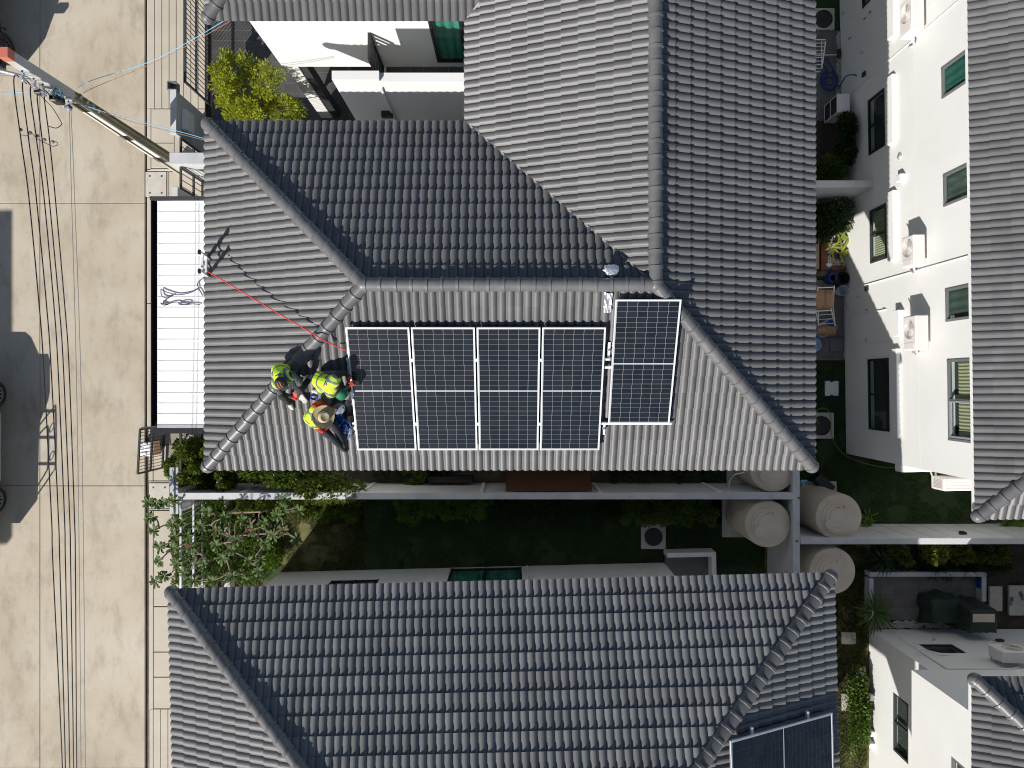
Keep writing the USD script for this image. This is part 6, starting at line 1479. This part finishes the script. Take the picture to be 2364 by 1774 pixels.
    for s in 'LR':
        obj('shoe', smooth_mesh(manifold3d.Manifold.batch_hull([sph(J['ank' + s], .046), sph(J['ank' + s] - unit(J['toe' + s] - J['ank' + s]) * .05 - Z * .02, .036), sph(J['toe' + s], .036), sph(J['toe' + s] - unit(J['toe' + s] - J['ank' + s]) * .06 + np.cross(unit(J['toe' + s] - J['ank' + s]), Z) * .012, .04)]), .02, 4), M[cloth['shoe']], t, smooth=True)
        if cloth.get('glove'):
            obj('glove', smooth_mesh(solid(hand(J['wri' + s], J['wri' + s] - J['elb' + s] + f * .05, Z, 1 if s == 'L' else -1, .0045)), .008, 3), M['glove'], t, smooth=True)
    B_ = np.stack([rt, lk, up], 1)
    hp = obj('hair', move(trimesh.creation.icosphere(subdivisions=3, radius=.098), hd - lk * .022 + up * .02, B_ * np.array([.98, 1, .9])), M['hair'], t, smooth=True)
    dome = lathe([(.108, -.005), (.106, .03), (.095, .065), (.07, .092), (.035, .105), (0, .108)], n=32)
    if hat == 'straw':
        br = lathe([(.10, .035), (.108, .02), (.15, .012), (.19, .02), (.205, .03), (.205, .024), (.19, .013), (.15, .004), (.10, .01)], n=40); v = np.asarray(br.vertices); br.vertices = v + np.column_stack([0 * v[:, 0], 0 * v[:, 0], .02 * np.cos(2 * np.arctan2(v[:, 1], v[:, 0])) * (np.hypot(v[:, 0], v[:, 1]) / .2) ** 2])
        cr = lathe([(.108, .01), (.104, .06), (.094, .10), (.075, .112), (.045, .104), (.0, .095)], n=32)
        h = obj('hat', move(cat([br, cr]), hd + up * .02 - lk * .01, B_), M['straw'], t, smooth=40)
        obj('hat_band', move(lathe([(.107, .015), (.112, .016), (.1115, .036), (.106, .036)], n=32), hd + up * .02 - lk * .01, B_), M['char'], h, smooth=40)
    else:
        m_ = {'black': 'black', 'green': 'green_cap'}[hat]
        h = obj('cap', move(dome, hd + up * .01 - lk * .008, B_), M[m_] if hat == 'green' else M['dark_cloth'], t, smooth=40)
        pk = manifold3d.Manifold.batch_hull([sph((x, y, z), .006, 10) for x, y, z in ((-.085, .06, .01), (.085, .06, .01), (-.06, .165, -.012), (.06, .165, -.012), (0, .178, -.01), (0, .09, .022))])
        obj('peak', move(smooth_mesh(pk, .03, 1), hd + up * .01 - lk * .008, B_), M['shoe'] if hat == 'green' else M['dark_cloth'], h, smooth=40)
        if hat == 'black':
            for o in (-.022, .022):
                a = np.linspace(.5, 2.2, 10); obj('stripe', move(tube(np.column_stack([np.full(10, o), -.108 * np.cos(a) * .9, .108 * np.sin(a)]), .009, 6), hd + up * .012 - lk * .008, B_), M['orange'], h, smooth=True)
    return t
dn = np.array([.53, -.85, 0]); 
J1 = dict(pelvis=U(225, 530, .20), chest=U(262, 610, .50), neck=U(262, 655, .62), head=U(252, 682, .68), shL=U(372, 590, .55), shR=U(172, 712, .52), elbL=U(470, 680, .38), elbR=U(262, 825, .36), wriL=U(425, 800, .26), wriR=U(375, 845, .24),
          hipL=U(290, 530, .17), hipR=U(205, 600, .17), kneL=U(468, 760, .36), kneR=U(262, 845, .40), ankL=U(575, 655, .11), ankR=U(345, 925, .09), toeL=U(600, 610, .08), toeR=U(385, 985, .07))
worker('worker in black cap with orange stripes sitting on the left hip ridge', J1, dn, [.3, -.75, -.55], dict(shirt='slate_cloth', trousers='dark_cloth', shoe='shoe', glove=True), 'black')
J2 = dict(pelvis=U(690, 660, .26), chest=U(822, 705, .52), neck=U(890, 760, .58), head=U(960, 815, .56), shL=U(895, 610, .56), shR=U(825, 832, .52), elbL=U(985, 560, .36), elbR=U(960, 800, .30), wriL=U(1035, 600, .22), wriR=U(1045, 715, .22),
          hipL=U(700, 610, .22), hipR=U(715, 735, .22), kneL=U(890, 590, .30), kneR=U(795, 905, .24), ankL=U(735, 590, .10), ankR=U(700, 800, .09), toeL=U(690, 575, .07), toeR=U(630, 780, .07))
worker('worker in green cap bending over the left edge of the panels', J2, np.array([.85, -.5, 0]), [.6, -.35, -.7], dict(shirt='dark_cloth', trousers='grey_cloth', shoe='shoe', glove=True), 'green')
J3 = dict(pelvis=U(600, 1095, .18), chest=U(655, 1090, .48), neck=U(695, 1090, .62), head=U(745, 1088, .68), shL=U(650, 965, .54), shR=U(672, 1205, .54), elbL=U(715, 925, .34), elbR=U(735, 1245, .34), wriL=U(830, 985, .30), wriR=U(840, 1180, .24),
          hipL=U(625, 1050, .16), hipR=U(630, 1150, .16), kneL=U(870, 1190, .38), kneR=U(835, 1320, .36), ankL=U(965, 1370, .10), ankR=U(950, 1440, .10), toeL=U(1000, 1440, .07), toeR=U(1010, 1488, .07))
worker('worker in straw hat and red shirt sitting with legs stretched down the roof', J3, np.array([.85, -.5, 0]), [.8, -.25, -.5], dict(shirt='red_cloth', trousers='dark_cloth', shoe='dark_shoe'), 'straw')
# what lies beside them
cl = []; r = np.random.default_rng(9)
def rope_heap(name, label, cu, cv, ru, rv, n, h, m, rad, seed):
    r = np.random.default_rng(seed); o = []
    for k in range(n):
        a = np.linspace(0, 2 * math.pi * r.uniform(.7, 1.2), 18) + r.uniform(0, 6.28); e = r.uniform(.5, 1.0); c = (cu + r.normal(0, ru * .25), cv + r.normal(0, rv * .25)); w = r.uniform(.15, .8)
        o.append(tube([U(c[0] + ru * e * math.cos(t), c[1] + rv * e * math.sin(t) * w + rv * .3 * math.cos(t + k), .09 + h * r.uniform(.2, 1) + .02 * math.sin(3 * t)) for t in a], rad, 5))
    return obj(name, cat(o), m, None, True, label, 'rope')
rope_heap('blue_rope', 'bright blue rope bundle beside the straw hat worker', 930, 1120, 62, 70, 16, .16, M['blue_rope'], .0085, 4)
rope_heap('blue_rope', 'dark blue rope heap hanging towards the panel corner', 985, 1210, 70, 95, 16, .12, M['blue'], .0085, 5)
obj('blue_strap', tube(spline([U(1040, 1140, .18), U(1075, 1200, .15), U(1080, 1280, .12), U(1055, 1330, .1), U(1030, 1330, .1)], 6), .010, 6), M['blue_rope'], None, True, 'single blue rope loop at the panel edge', 'rope')
bagm = usdkit.material(stage, '/World/Looks/clear_bag', {'t': ('transparent_bsdf', {'color': (.9, .93, .95)}), 'p': ('principled_bsdf', {'base_color': (.55, .6, .66), 'roughness': .25}), 'm': ('mix_closure', {'fac': .55})}, [('t.BSDF', 'm.closure1'), ('p.BSDF', 'm.closure2')], surface='m.closure')
bg = thing('plastic_bag', 'clear plastic bag of small parts between the workers and the blue rope', 'bag', U(930, 1000, .0))
s = trimesh.creation.icosphere(subdivisions=3, radius=.115); v = np.asarray(s.vertices); s.vertices = v * (1 + .4 * (meshkit.noise(v * 22, 5)[:, None] - .5)) * [1, .95, .7]
obj('film', move(s, U(930, 995, .16)), bagm, bg)
for k in range(12):
    q = U(930 + r.normal(0, 25), 1000 + r.normal(0, 25), .12 + r.uniform(0, .05)); obj('part', cyl(q, q + r.normal(0, .025, 3), .012, n=8), M[['blue', 'red', 'steel', 'char'][k % 4]], bg)
tb = thing('tool_bag', 'small black tool pouch at the left panel edge', 'pouch', U(1070, 1130, 0)); obj('pouch', move(cbox(-.05, .06, -.09, .09, 0, .16, .03), U(1075, 1110, .06)), M['black'], tb); obj('flap', move(cbox(-.055, .055, -.06, .06, 0, .03, .01), U(1085, 1165, .1)), M['dark_cloth'], tb)
gl = thing('work_glove', 'pale grey cloth glove lying on the tiles beside the workers', 'glove', U(520, 890, 0)); obj('glove', smooth_mesh(solid(hand(U(490, 830, .11), U(545, 930, .1) - U(490, 830, .1), PN, 1, .008, .15)), .01, 3), M['shoe'], gl, smooth=True)
hm = thing('cable_roll', 'small roll of white and blue cable between the workers on the tiles', 'cable', U(650, 840, .05)); obj('loops', cat([tube([U(640 + 45 * math.cos(a), 845 + 26 * math.sin(a) + k * 6, .1 + .01 * k) for a in np.linspace(0, 6.28, 18)], .007, 5) for k in range(4)]), M['blue'], hm, smooth=True)
